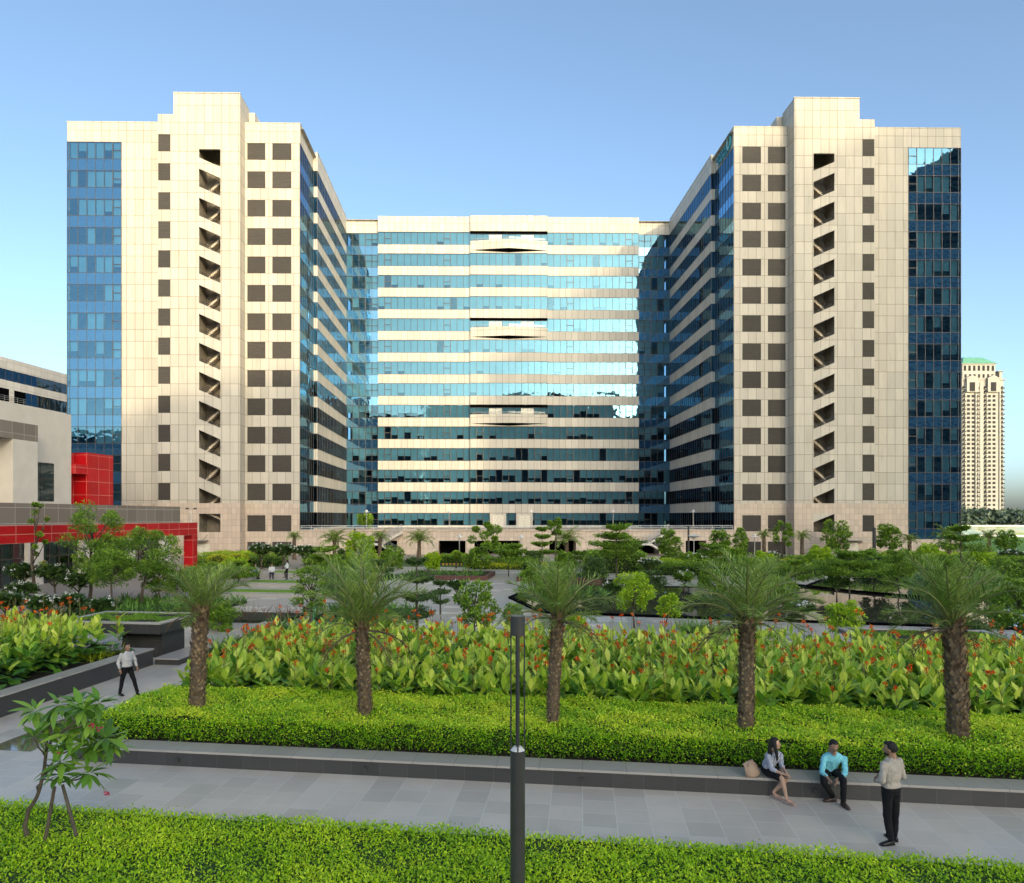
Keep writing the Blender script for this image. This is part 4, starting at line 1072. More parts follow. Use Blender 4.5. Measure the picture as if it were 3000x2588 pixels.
lily_bed('lily bed with red brown kerb left of the plaza path', (-15.5, -8.6, 61.2, 66), .85, 14, seed=8, wd=.09, step=.9, white=.2)
edged_bed('red brown stone kerb bed left of the plaza path', -16, -8.2, 60.6, 66.4)
lily_bed('lily bed with red brown kerb right of the plaza path', (-5.2, 1.2, 60.6, 64.6), .85, 14, seed=9, wd=.09, step=.9, white=.25)
edged_bed('red brown stone kerb bed right of the plaza path', -5.6, 1.6, 60.0, 65.0)
edged_bed('red brown stone kerb block close behind the cannas on the left', -10.0, -8.6, 31.0, 33.6, .42)
lily_bed('lilies in a square stone planter standing in the pool', (12.2, 14.6, 53.2, 54.6), .9, 16, seed=10, wd=.08, step=.6, z=.4)
m = MB(); m.gbox(11.4, 15.2, 52.6, 55.2, 0, .42); tag(m.build('stone_planter', 'bench_top', origin=tuple(G(13, 54, 0))), 'square grey stone planter at the back of the pool', 'planter')
lily_bed('grass clump in a low grey planter at the near pool edge', (4.5, 7.5, 32.0, 33.6), .75, 16, 'lawn', 11, .03, .5, z=.35)
m = MB(); m.gbox(4.0, 8.0, 31.6, 34.0, 0, .4); tag(m.build('stone_planter', 'bench_top', origin=tuple(G(6, 33, 0))), 'low grey stone planter at the near pool edge', 'planter')
lily_bed('dark lilies at the right edge behind the fifth palm', (14.8, 19.5, 29.5, 32.0), .9, 16, seed=12, wd=.06, step=.6)
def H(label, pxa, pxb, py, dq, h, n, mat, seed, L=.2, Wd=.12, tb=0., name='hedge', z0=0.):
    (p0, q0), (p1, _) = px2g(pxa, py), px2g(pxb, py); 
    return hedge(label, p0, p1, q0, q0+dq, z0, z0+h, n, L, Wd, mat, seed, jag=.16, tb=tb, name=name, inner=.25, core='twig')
H('deep green hedge band below the left tower wall', 560, 800, 1662, 5, 1.0, 5000, 'leaf', 1)
H('pale lime hedge at the foot of the left tower', 575, 760, 1646, 6, .9, 4500, 'leaf_light', 2)
H('yellow green low hedge along the drive, centre left', 890, 1150, 1655, 3, .7, 4500, 'leaf_light', 3)
H('clipped dark hedge block with striped kerb near the undercroft opening', 1290, 1368, 1652, 2.5, .9, 2500, 'leaf', 4)
H('lime ground hedge right of the plaza path', 1370, 1600, 1668, 4, .45, 4500, 'lime', 5)
H('dense dark hedge block in the middle behind the tiered tree', 1722, 1885, 1680, 5, 1.9, 7000, 'leaf', 6)
H('yellow green hedge band right of the dark hedge block', 1890, 2160, 1672, 4, .9, 6000, 'leaf_light', 7)
H('dark low hedge front below the yellow green band', 1880, 2620, 1686, 2.0, 1.0, 9000, 'leaf', 8)
H('lime bed below the right tower, left part', 2170, 2330, 1662, 4, .6, 4000, 'lime', 9)
H('green hedge below the right tower entrance', 2330, 2620, 1660, 4, .9, 6000, 'leaf', 10)
H('mixed flowering bed at the foot of the right glass corner', 2640, 3000, 1655, 6, 1.1, 8000, 'leaf_light', 11)
H('dark shrub band at the far right edge', 2780, 3100, 1690, 4, 1.6, 8000, 'leaf', 12)
def striped():
    m = MB(); (p0, q0), (p1, _) = px2g(1292, 1656), px2g(1368, 1656); n = 14
    for i in range(n): m.gbox(p0+(p1-p0)*i/n, p0+(p1-p0)*(i+1)/n, q0-.3, q0-.05, 0, .22, i % 2)
    yl = simple('yellow_paint', (.65, .38, .02), .5)
    tag(m.build('striped_kerb', ['rail_dark', yl], origin=tuple(G(p0, q0, 0))), 'black and yellow striped kerb in front of the hedge block', 'kerb')
striped()
for px, py, l in ((639, 1652, 'nearer of two round lime topiary cushions by the left tower'), (694, 1650, 'farther of two round lime topiary cushions by the left tower'), (1337, 1640, 'small round green topiary ball on the striped kerb hedge')):
    Y = GY(1665); c = W(px, py-12, Y); rg = np.random.default_rng(int(px)); n = 1500
    v = rdir(n, .3, rg); Rr = np.array([1.15, 1.15, .5]) if px < 1000 else np.array([.5, .5, .45]); m = MB()
    m.leaves(c+v*Rr, nrmz(v+rdir(n, 0, rg)*.6), v+rdir(n, 0, rg)*.5, .16, .09, np.clip(.5+.4*v[:, 2]+rg.normal(0, .15, n), 0, 1), 0)
    m.ellipsoid(c, Rr*.86, mi=1); m.tube([c*[1, 1, 0], c], .1, 6, 2)
    tag(m.build('topiary', ['lime' if px < 1000 else 'leaf', 'twig', 'bark'], origin=(c[0], c[1], 0)), l, 'shrub', 'round topiaries')

# ------------------------------------------------------------------ trees
def tree(kind, label, px, py, top, hw, seed, mat='leaf', Y=None, n=None, cat='tree', z0=0., lean=0., low=.35, name=None, leafL=None, flowers=0, fmat='white_flower', group=None):
    rg = np.random.default_rng(seed+900); rd = random.Random(seed)
    if Y is None: Y = GY(py, z0)
    b = W(px, py, Y); b[2] = z0; k = Y/F
    H_ = CH-(top-HY)*k-z0; R = hw*k
    nm = {'broad': 'tree', 'sparse': 'slender_tree', 'tier': 'tiered_tree', 'fran': 'frangipani_tree', 'bush': 'shrub'}[kind] if name is None else name
    root = thing(nm, label, cat if kind != 'bush' else 'shrub', tuple(b), group=group)
    tr = MB(); cr = MB()
    L = leafL or max(.08, min(.42, 7.2*k)); 
    if kind in ('broad', 'sparse', 'bush'):
        nb = {'broad': 24, 'sparse': 12, 'bush': 18}[kind]
        th = H_*(low if kind != 'bush' else .1)
        top_t = b+[lean*.5, 0, H_*.8]
        mid = b+[lean*.3+rd.uniform(-.05, .05)*H_, rd.uniform(-.04, .05)*H_, th]
        r0 = max(.035, H_*.016)
        tr.tube([b, (b+mid)/2+[rd.uniform(-.02, .02)*H_, 0, 0], mid, (mid+top_t)/2+[rd.uniform(-.04, .04)*H_, 0, 0], top_t], [r0*1.3, r0, r0*.85, r0*.5, r0*.2], 7)
        for i in range(nb):
            f = (i+.5)/nb
            zc = th+(H_-th)*(.04+.90*f+rd.uniform(-.07, .07)); rad = R*(.95*math.sin(math.pi*(.18+.72*f))**.6)
            az = i*2.4+rd.uniform(-.5, .5); rr = rad*rd.uniform(.42, .92)
            c = b+[lean*.6+math.cos(az)*rr, math.sin(az)*rr, zc]
            st = mid+(top_t-mid)*min(.95, max(0, f-.25))
            tr.tube([st, (st+c)/2+[0, 0, -.02*H_], c], [r0*.45, r0*.3, r0*.12], 5)
            br = R*rd.uniform(.15, .33)*(1.0 if kind != 'sparse' else .8)
            nn = int((n or 3200)/nb*rd.uniform(.6, 1.4)); v = rdir(nn, .15, rg)
            rad_ = rg.uniform(.35, 1.05, nn)[:, None]; Pp = c+v*br*rad_*[1, 1, .72]
            D = nrmz(v+rdir(nn, -.15, rg)*.9)
            cr.leaves(Pp, D, nrmz(rdir(nn, 1.2, rg)), L*rg.uniform(.7, 1.3, nn), L*.5*rg.uniform(.7, 1.3, nn), np.clip(.45+.25*v[:, 2]*rad_[:, 0]+rg.normal(0, .2, nn), 0, 1), 0, T_FOLD)
            if flowers and rd.random() < flowers:
                q = 8; cr.leaves(c+rdir(q, .5, rg)*br*.9, rdir(q, .3, rg), rdir(q, 0, rg), L*.9, L*.6, .5, 1, T_FOLD)
    elif kind == 'tier':
        r0 = max(.04, H_*.012); top_t = b+[lean, 0, H_*.98]
        tr.tube([b, b+[lean*.4, 0, H_*.5], top_t], [r0*1.4, r0, r0*.25], 7)
        nt_ = max(3, int(H_/(.75 if R/H_ < .6 else .9)*(1-low)))
        nt_ = min(nt_, 7)
        for i in range(nt_):
            f = (i+.3)/nt_; zc = H_*(low+(1-low)*f); rad = R*(1-.80*f**1.25)*rd.uniform(.82, 1.1)
            nbz = 9
            for j in range(nbz):
                az = j*2*math.pi/nbz+rd.uniform(-.3, .3)+i; ln = rad*rd.uniform(.5, 1.15)
                st = b+[lean*f, 0, zc-.05*H_]; e = b+[lean*f+math.cos(az)*ln, math.sin(az)*ln, zc+rd.uniform(-.04, .22)*ln]
                if rd.random() < .14: continue
                tr.tube([st, (st+e)/2+[0, 0, .0], e], [r0*.45, r0*.3, r0*.1], 4)
                nn = int(1.5*(n or 3600)/nt_/nbz); t = rg.uniform(.18, 1.08, nn)**.75
                side = np.array([-math.sin(az), math.cos(az), 0])
                Pp = st+(e-st)*t[:, None]+side*rg.normal(0, .30, nn)[:, None]*rad*.55*(.35+t[:, None])+np.array([0, 0, 1.])*rg.normal(.03, .045, nn)[:, None]*max(1, rad)
                D = nrmz(rdir(nn, .35, rg)*[1, 1, .5]+(e-st)/max(ln, .1)*.5)
                cr.leaves(Pp, D, nrmz(rdir(nn, 2.0, rg)), L*.9*rg.uniform(.7, 1.3, nn), L*.5, np.clip(.5+rg.normal(0, .24, nn), 0, 1), 0, T_FOLD)
    elif kind == 'fran':
        r0 = max(.04, H_*.03); tips = []
        def grow(p, d, ln, r, dep):
            e = p+nrmz(d)*ln; tr.tube([p, (p+e)/2+rd.uniform(-.04, .04)*ln, e], [r, r*.85, r*.75], 6)
            if dep == 0: tips.append((e, nrmz(d))); return
            a0 = rd.uniform(0, 6.3)
            if dep <= 2: tips.append((e-nrmz(d)*ln*.15, nrmz(d)))
            for j in range(3 if dep > 1 else 3):
                a = a0+j*2.1+rd.uniform(-.3, .3); nd_ = nrmz(nrmz(d)*.7+np.array([math.cos(a), math.sin(a), .25])*.75)
                grow(e, nd_, ln*.66, r*.72, dep-1)
        grow(b, np.array([lean*.2, 0, 1.]), H_*.34, r0, 3)
        T = np.array([t[0] for t in tips]); cen = b+[0, 0, 0]; ext = np.abs(T-cen)[:, :2].max(); 
        for e, d in tips:
            nn = 24; az = rg.uniform(0, 6.3, nn); el = np.radians(rg.uniform(-20, 60, nn))
            D = np.stack([np.cos(az)*np.cos(el), np.sin(az)*np.cos(el), np.sin(el)], 1)+d*.2
            Ll = (leafL or .26)*rg.uniform(.8, 1.2, nn)
            cr.leaves(e+D*.02, D, np.array([0, 0, 1.])+rdir(nn, 0, rg)*.3, Ll, Ll*.32, np.clip(rg.normal(.5, .25, nn), 0, 1), 0, T_BIG, .25)
            if flowers and rd.random() < flowers:
                q = 9; c = e+d*Ll.mean()*.75+[0, 0, .05]; cr.leaves(c+rg.normal(0, .05, (q, 3)), rdir(q, .6, rg), rdir(q, 0, rg), .11, .08, .6, 1, T_FOLD)
    tr.build('trunk', 'bark', root, sub=tuple(b), smooth=True)
    cr.build('crown', [mat, fmat], root, sub=tuple(b))
    return root

def frond_mesh(ln, rise, drop, seed, nl=44, lw=.035, ll=.42, tint=.5, az=0.):
    """one feather frond growing along +x from the origin"""
    rg = np.random.default_rng(seed); m = MB(); n = 14
    t = np.linspace(0, 1, n); el0, el1 = rise, rise-drop
    ang = el0+(el1-el0)*t**1.25; dl = ln/(n-1)
    x = np.concatenate([[0], np.cumsum(np.cos(ang[:-1])*dl)]); z = np.concatenate([[0], np.cumsum(np.sin(ang[:-1])*dl)])
    P = np.stack([x, np.zeros(n), z], 1)
    m.tube(P, np.linspace(.022, .005, n)*max(ln, .6), 5, 1)
    tl = np.linspace(.16, .99, nl); k = len(tl)
    Pl = np.stack([np.interp(tl, t, x), np.zeros(k), np.interp(tl, t, z)], 1); A = np.interp(tl, t, ang)
    T = np.stack([np.cos(A), np.zeros(k), np.sin(A)], 1); U = np.stack([-np.sin(A), np.zeros(k), np.cos(A)], 1); S = np.array([0, 1., 0])
    length = ll*np.sin(np.pi*np.clip(.18+tl*.78, 0, 1))**.7*ln/1.5
    for sgn in (-1, 1):
        sp = rg.normal(0, .14, (k, 1)); D = T*.75+S*sgn*(.70+sp)+U*(.30+rg.normal(0, .24, (k, 1)))
        m.leaves(Pl, D, U+S*sgn*-.3, length*rg.uniform(.85, 1.1, k), lw*ln/1.5, np.clip(rg.normal(tint, .2, k), 0, 1), 0, T_DIAMOND, .12)
    return m
def palm(label, base, trunk_h, r0, r1, nfr, fl, seed, lean=0., small=False, group=None, spread=1., name='date_palm'):
    rd = random.Random(seed); rg = np.random.default_rng(seed)
    b = np.asarray(base, float); root = thing(name, label, 'palm tree', tuple(b), group=group)
    n = 12; P = [b+[lean*(i/n)**1.5, 0, trunk_h*i/n] for i in range(n+1)]
    tr = MB(); R = [r0+(r1-r0)*(i/n) + (r0*.12 if i == 0 else 0) for i in range(n+1)]
    tr.tube(P, [x*.9 for x in R], 14, 0)
    rows = int(trunk_h/.085) if not small else int(trunk_h/.2); cnt = 13 if not small else 7
    Pos = []; Dd = []; Nn = []; LL = []
    for i in range(rows):
        f = i/rows; z = trunk_h*f; r = r0+(r1-r0)*f
        for j in range(cnt):
            a = 2*math.pi*(j+(i % 2)*.5)/cnt+i*.06+rd.uniform(-.17, .17)
            Pos.append([b[0]+lean*f**1.5+math.cos(a)*r*.86, b[1]+math.sin(a)*r*.86, b[2]+z+rd.uniform(-.028, .028)]); Dd.append([math.cos(a)*.42, math.sin(a)*.42, 1]); Nn.append([math.cos(a), math.sin(a), -.3])
            LL.append(r*rd.uniform(.36, .7)*(1.+.55*f**3))
    Pos = np.array(Pos); LL = np.array(LL)
    tsc = np.clip(rg.normal(.5, .25, len(Pos))-.45*np.clip(((Pos[:, 2]-b[2])/trunk_h-.72)*3, 0, 1), 0, 1)
    tr.leaves(Pos, Dd, Nn, LL, LL*.72, tsc, 1, T_FOLD, -.12)
    tr.build('trunk', ['trunk_palm', 'scale_palm'], root, sub=tuple(b))
    top = P[-1]
    if small:
        m = MB()
        for i in range(nfr):
            az = i*2.39996; f = i/nfr; fm = frond_mesh(fl*rd.uniform(.85, 1.1), math.radians(78-70*f), math.radians(70+20*f), seed*50+i, nl=16, lw=.07, ll=.42)
            for V, L_, C_, Mi_, T_ in zip(fm.V, fm.L, fm.C, fm.Mi, fm.T): pass
            Vv = np.vstack(fm.V); c, s = math.cos(az), math.sin(az)
            Vr = np.stack([Vv[:, 0]*c-Vv[:, 1]*s, Vv[:, 0]*s+Vv[:, 1]*c, Vv[:, 2]], 1)+top
            L0 = np.concatenate(fm.L)+m.n
            m.V.append(Vr); m.T.append(np.concatenate(fm.T)); m.L.append(L0); m.C.append(np.concatenate(fm.C)); m.Mi.append(np.concatenate(fm.Mi)); m.n += len(Vr)
        m.build('crown', ['palm', 'rachis'], root, sub=tuple(b))
    else:
        for i in range(nfr):
            az = i*2.39996+rd.uniform(-.2, .2); f = i/nfr
            L = fl*rd.uniform(.82, 1.1)*(.72+.38*math.sin(math.pi*min(1, f+.15)))
            fm = frond_mesh(L, math.radians(86-70*f*spread+rd.uniform(-9, 9)), math.radians(38+46*f+rd.uniform(-14, 14)), seed*70+i, nl=36, lw=.021, ll=.50, tint=.62-.35*f+rd.uniform(-.1, .1))
            o = fm.build('frond', ['palm', 'rachis'], None)
            o.parent = root; o.location = tuple(top-b+np.array([math.cos(az)*r1*.4, math.sin(az)*r1*.4, -.05-.16*f])); o.rotation_euler = (rd.uniform(-.25, .25), 0, az)
        for i in range(3):
            az = rd.uniform(0, 6.3); fm = frond_mesh(fl*.7, math.radians(-5), math.radians(62), seed*90+i, nl=24, lw=.022, ll=.34)
            o = fm.build('dead_frond', ['bronze', 'bark'], None); o['label'] = 'dry brown frond hanging under the crown'
            o.parent = root; o.location = tuple(top-b+np.array([math.cos(az)*r1*.7, math.sin(az)*r1*.7, -.22])); o.rotation_euler = (0, 0, az)
    return root
# five date palms standing in the hedge
rowq = 16.38
for i, (px, py, th, r0, r1, nf, fl, sd, ln) in enumerate(((577, 2075, 2.55, .20, .19, 24, 1.28, 1, .10), (1071, 2090, 2.2, .19, .16, 22, 1.95, 2, -.10), (1617, 2120, 2.55, .15, .16, 24, 1.5, 3, .14), (2185, 2135, 2.5, .19, .17, 25, 1.8, 4, .04), (2808, 2160, 2.55, .23, .21, 24, 1.65, 5, -.12))):
    Y = GY(py, .85); b = W(px, py, Y); b[2] = .3
    palm(('leftmost date palm with small dense crown, beside the walking man', 'second date palm from the left with tall spiky upright fronds', 'third date palm, just right of the lamp post', 'fourth date palm with wide drooping crown behind the seated man and woman', 'rightmost date palm with thick trunk, behind the standing man')[i], b, th+.55, r0, r1, nf, fl, sd, ln, group='date palms in the clipped hedge', spread=(.85, .78, 1.12, 1.1, .92)[i])
# small palms by the podium
for i, (px, py, top, hw, l) in enumerate(((862, 1640, 1558, 24, 'tiny palm behind the white flowered frangipanis'), (980, 1640, 1556, 42, 'first short palm in front of the podium wall from the left'), (1113, 1645, 1556, 30, 'palm beside the left podium stair'), (1228, 1645, 1555, 40, 'stout palm left of the undercroft openings'), (1660, 1650, 1552, 44, 'palm in front of the middle of the podium wall'), (2238, 1632, 1554, 22, 'slim palm at the left corner of the right tower'), (2350, 1640, 1556, 24, 'palm in front of the right tower granite base'), (2665, 1640, 1565, 26, 'palm left of the right glass corner'), (2780, 1655, 1545, 44, 'grey green palm below the right glass corner'), (2897, 1640, 1555, 30, 'short thick palm on the lawn at right'))):
    Y = min(GY(py), 98); b = W(px, py, Y); b[2] = 0; k = Y/F; Ht = CH-(top-HY)*k; R = hw*k
    palm(l, b, Ht-R*.75, .28, .24, 22, R*1.25, 40+i, small=True, group='small palms near the podium', name='small_palm')
T_ = tree
# left cluster
T_('broad', 'tall ragged tree in front of the red beam, forked crown', 262, 1770, 1480, 105, 1, low=.30, n=6500, lean=.6)
T_('broad', 'pale trunked tree just left of the red portal leg', 414, 1778, 1545, 118, 2, low=.42, n=6500)
T_('broad', 'bushy tree with thin trunk between the two tall left trees', 330, 1790, 1612, 85, 3, low=.45, n=4500)
T_('sparse', 'spindly tree with pink tufts at the far left', 108, 1765, 1455, 34, 4, low=.35, n=1300, flowers=.5, fmat='pink_flower')
T_('fran', 'dark frangipani with white flowers at the left edge, rear one', 60, 1760, 1625, 70, 5, 'leaf_dark', leafL=.42, flowers=.15)
T_('fran', 'dark frangipani left of the bushy tree', 160, 1765, 1630, 70, 6, 'leaf_dark', leafL=.42, flowers=.15)
T_('fran', 'dark frangipani near the left planter, left one', 120, 1830, 1735, 70, 7, 'leaf_dark', leafL=.42, flowers=.3)
T_('fran', 'dark frangipani near the left planter, right one', 215, 1822, 1730, 70, 8, 'leaf_dark', leafL=.42, flowers=.3)
T_('fran', 'dark frangipani at the very left edge behind the cannas', 15, 1832, 1725, 60, 9, 'leaf_dark', leafL=.42, flowers=.1)
# centre left
for i, px in enumerate((765, 830, 893)):
    T_('fran', ('left', 'middle', 'right')[i]+' one of three frangipanis full of white flowers by the left tower', px, 1668, 1578+4*i, 40, 20+i, 'leaf_dark', leafL=.55, flowers=.75)
T_('broad', 'bright green dense tree beside the left podium stair', 1055, 1672, 1562, 52, 30, 'leaf_light', low=.15, n=4500)
T_('sparse', 'small dark tree on the terrace at left', 1072, 1548, 1508, 28, 31, Y=112, z0=3.4, n=900, low=.3)
T_('tier', 'dark tiered tree with flat layered branches left of the lamp post', 1221, 1850, 1608, 82, 32, 'leaf_dark', low=.12, n=7500)
T_('tier', 'wide low layered tree behind the second palm', 950, 1700, 1598, 78, 33, low=.4, n=5000)
T_('broad', 'small tree tied to a green stake behind the cannas', 910, 1895, 1655, 62, 34, low=.42, n=3500)
T_('fran', 'dark leaved frangipani on the plaza beside the path', 1338, 1762, 1688, 40, 35, 'leaf_dark', leafL=.3, flowers=.15)
T_('broad', 'fresh green big leaved sapling in the canna bed left of the lamp post', 1392, 1895, 1705, 72, 36, low=.30, n=2600, leafL=.16)
T_('sparse', 'airy tree in front of the podium at centre left', 1425, 1668, 1522, 62, 37, low=.3, n=3000)
T_('tier', 'spreading layered tree right of the plaza path', 1490, 1690, 1590, 88, 38, low=.4, n=5000)
T_('tier', 'layered tree with stacked tufts before the undercroft', 1588, 1665, 1535, 44, 39, low=.3, n=3000)
T_('sparse', 'thin stemmed tree with a rounded top against the centre glazing', 1630, 1660, 1515, 26, 40, low=.62, n=1200)
T_('tier', 'large tiered tree in the middle behind the pool', 1806, 1702, 1528, 96, 41, 'leaf', low=.38, n=7500)
T_('broad', 'rounded tree right of the podium stair', 1957, 1660, 1552, 38, 42, low=.2, n=2800)
T_('fran', 'white flowered frangipani in the pool planter', 1905, 1706, 1622, 40, 43, 'leaf_dark', leafL=.35, flowers=.5, z0=.0)
T_('tier', 'flat topped layered tree below the right wing', 2095, 1698, 1590, 84, 44, low=.45, n=5500)
T_('broad', 'tree against the right end of the podium wall', 2112, 1660, 1556, 34, 45, low=.3, n=2200)
T_('broad', 'slim upright tree at the right wing corner', 2172, 1655, 1548, 22, 46, low=.2, n=1800)
T_('broad', 'light green tree over the near pool edge', 1858, 1842, 1675, 66, 47, 'leaf_light', low=.35, n=3000, leafL=.15)
T_('broad', 'small light green shoot leaning right over the pool', 1945, 1850, 1745, 38, 48, 'leaf_light', low=.4, n=1200, leafL=.15, lean=.5)
T_('fran', 'white flowered frangipani at the back of the pool', 2005, 1738, 1665, 40, 49, 'leaf', leafL=.35, flowers=.35)
T_('broad', 'leafy sapling beside the third palm behind the cannas', 1503, 1862, 1768, 40, 50, low=.15, n=1500, leafL=.15)
# right
T_('sparse', 'thin open tree beside the right tower corner', 2292, 1632, 1532, 30, 51, n=1300, low=.35)
T_('broad', 'leaning tree in front of the right tower stair', 2450, 1632, 1530, 46, 52, n=2400, low=.2)
T_('tier', 'wide umbrella shaped tree right of the fourth palm', 2489, 1762, 1608, 128, 53, low=.5, n=8500)
T_('broad', 'round headed tree before the right tower granite wall', 2602, 1640, 1536, 36, 54, n=2400, low=.3)
T_('broad', 'vivid green dense tree left of the fifth palm', 2640, 1745, 1606, 62, 55, 'leaf', low=.2, n=5000)
T_('tier', 'dark layered tree before the right glass corner', 2815, 1700, 1530, 76, 56, low=.5, n=5000)
T_('fran', 'dark frangipani at the pool edge behind the fourth palm', 2452, 1765, 1672, 46, 57, 'leaf_dark', leafL=.33, flowers=.3)
T_('fran', 'dark frangipani low beside the grass topped slab', 2355, 1825, 1758, 40, 58, 'leaf_dark', leafL=.3, flowers=.2)
T_('broad', 'low branching light tree behind the cannas near the slab', 2478, 1892, 1765, 60, 59, 'leaf_light', low=.35, n=2200, leafL=.14)
T_('fran', 'white flowered shrub below the right tower entrance', 2482, 1672, 1612, 40, 60, 'leaf_dark', leafL=.5, flowers=.6)
T_('fran', 'white flowered shrub left of the right tower louvres', 2262, 1672, 1612, 38, 61, 'leaf_dark', leafL=.5, flowers=.5)
T_('fran', 'white flowered shrub at the right edge', 2962, 1680, 1600, 52, 62, 'leaf_dark', leafL=.5, flowers=.6)
T_('broad', 'leafy tree cut by the right edge of the view', 2985, 1890, 1690, 88, 63, 'leaf', low=.2, n=4500, leafL=.17)
T_('broad', 'dark palmate shrub between fifth palm and right edge', 2868, 1900, 1835, 36, 64, 'leaf_dark', low=.1, n=1000, leafL=.2)
T_('fran', 'white flowered frangipani in front of the right podium wall', 2040, 1672, 1615, 38, 65, 'leaf', leafL=.45, flowers=.5)
T_('broad', 'small tree on the lawn at far right', 2950, 1640, 1555, 34, 66, n=1500)
T_('tier', 'low spreading tree left of the large tiered tree', 1700, 1688, 1612, 52, 67, low=.4, n=3000)
T_('broad', 'young green tree against the granite wall right of the path', 2720, 1665, 1600, 46, 68, 'leaf_light', low=.1, n=2600)
# green stake
b0, b1 = W(922, 1775, 27.5), W(905, 1900, 27.5); m = MB(); m.tube([b1*[1, 1, 0]+[0, 0, 0], b0], .022, 6)
gm = simple('green_pole', (.05, .30, .17), .5); tag(m.build('support_stake', gm, origin=(b1[0], b1[1], 0)), 'green support stake of the small tree behind the cannas', 'stake')

# foreground frangipani with two props
def front_frangipani():
    base = W(77, 2458, 11.3); base[2] = .1; root = thing('frangipani_tree', 'young frangipani with big glossy leaves and magenta flowers, propped in the foreground bed', 'tree', tuple(base))
    Pw = lambda px, py, dy=0.: W(px, py, 11.3+dy)
    tr = MB()
    def limb(pts, r0, r1):
        P = [Pw(*p) for p in pts]; P2 = [P[0]]
        for a, b in zip(P, P[1:]): P2 += [(a+b)/2+np.array([.006, .01, 0]), b]
        tr.tube(P2, np.linspace(r0, r1, len(P2)), 8)
    limb([(80, 2470), (72, 2420), (82, 2375), (108, 2335), (122, 2285), (132, 2230), (136, 2165)], .036, .024)
    limb([(136, 2165), (150, 2125), (166, 2095), (172, 2072)], .022, .014)
    limb([(134, 2200), (150, 2172, -.1), (190, 2138, -.2), (222, 2112, -.25), (243, 2090, -.3)], .022, .012)
    limb([(136, 2190), (128, 2150, .2), (118, 2115, .25), (104, 2090, .3)], .018, .012)
    limb([(190, 2138, -.2), (235, 2130, -.2), (268, 2120, -.1)], .012, .009)
    limb([(110, 2335), (108, 2305), (128, 2283), (180, 2292, -.2), (225, 2285, -.3), (262, 2270, -.35)], .016, .011)
    limb([(122, 2285), (150, 2240, .2), (180, 2210, .3), (222, 2190, .3), (285, 2178, .3)], .018, .011)
    limb([(200, 2262, .0), (230, 2225, .1), (262, 2195, .1)], .012, .010)
    limb([(128, 2240), (160, 2250, -.3), (180, 2240, -.35)], .014, .010)
    limb([(132, 2215), (112, 2190, -.1), (100, 2165, -.2)], .014, .010)
    limb([(262, 2270, -.35), (295, 2300, -.35), (318, 2325, -.35)], .004, .003)
    limb([(250, 2100, -.3), (262, 2118, -.3), (272, 2128, -.3)], .004, .003)
    tr.build('trunk', 'bark', root, sub=tuple(base), smooth=True)
    tips = [(172, 2065, 0, 1.1), (243, 2080, -.3, 1.1), (104, 2084, .3, 1.0), (268, 2110, -.1, .9), (262, 2266, -.35, 1.), (285, 2170, .3, 1.05), (310, 2165, .1, 1.1), (180, 2235, -.35, 1.1), (100, 2160, -.2, .9), (262, 2190, .1, 1.), (205, 2150, -.1, 1.), (330, 2190, .2, .9), (220, 2060, .1, .95), (180, 2270, -.3, .9), (290, 2060, -.1, .9), (185, 2185, -.2, .95), (235, 2150, .2, .9), (150, 2120, .1, .8)]
    cr = MB(); rg = np.random.default_rng(77)
    for (px, py, dy, sc) in tips:
        c = Pw(px, py, dy); nn = 17; az = np.arange(nn)*2.4+rg.uniform(0, .4, nn); el = np.radians(rg.uniform(-50, 55, nn))
        D = np.stack([np.cos(az)*np.cos(el), np.sin(az)*np.cos(el), np.sin(el)], 1); L = sc*rg.uniform(.24, .40, nn)
        cr.leaves(c+D*.03, D, np.array([0, 0, 1.])+rdir(nn, 0, rg)*.35, L, L*rg.uniform(.27, .34, nn), np.clip(rg.normal(.5, .25, nn), 0, 1), 0, T_BIG, rg.uniform(.05, .4, nn))
    cr.build('crown', 'leaf_fran', root, sub=tuple(base), smooth=True)
    fl = MB()
    for (px, py, dy, k) in ((318, 2328, -.35, 9), (272, 2128, -.35, 7), (292, 2135, -.3, 5), (175, 2210, -.4, 4)):
        c = Pw(px, py, dy); fl.leaves(c+rg.normal(0, .018, (k, 3)), rdir(k, .2, rg), rdir(k, 0, rg), .05, .038, .5, 0, T_FOLD)
    fl.build('flowers', 'pink_flower', root, sub=tuple(base))
    for i, (a, b2) in enumerate((((131, 2470), (160, 2305)), ((224, 2450), (183, 2300)))):
        m = MB(); A = W(*a, 11.2-.25*i); B = W(*b2, 11.3); m.tube([A, (A+B)/2, B], [.03, .029, .026], 8)
        tag(m.build('support_stake', 'bark', origin=tuple(A)), ('left', 'right')[i]+' wooden prop holding up the foreground frangipani', 'stake', 'wooden props')
front_frangipani()

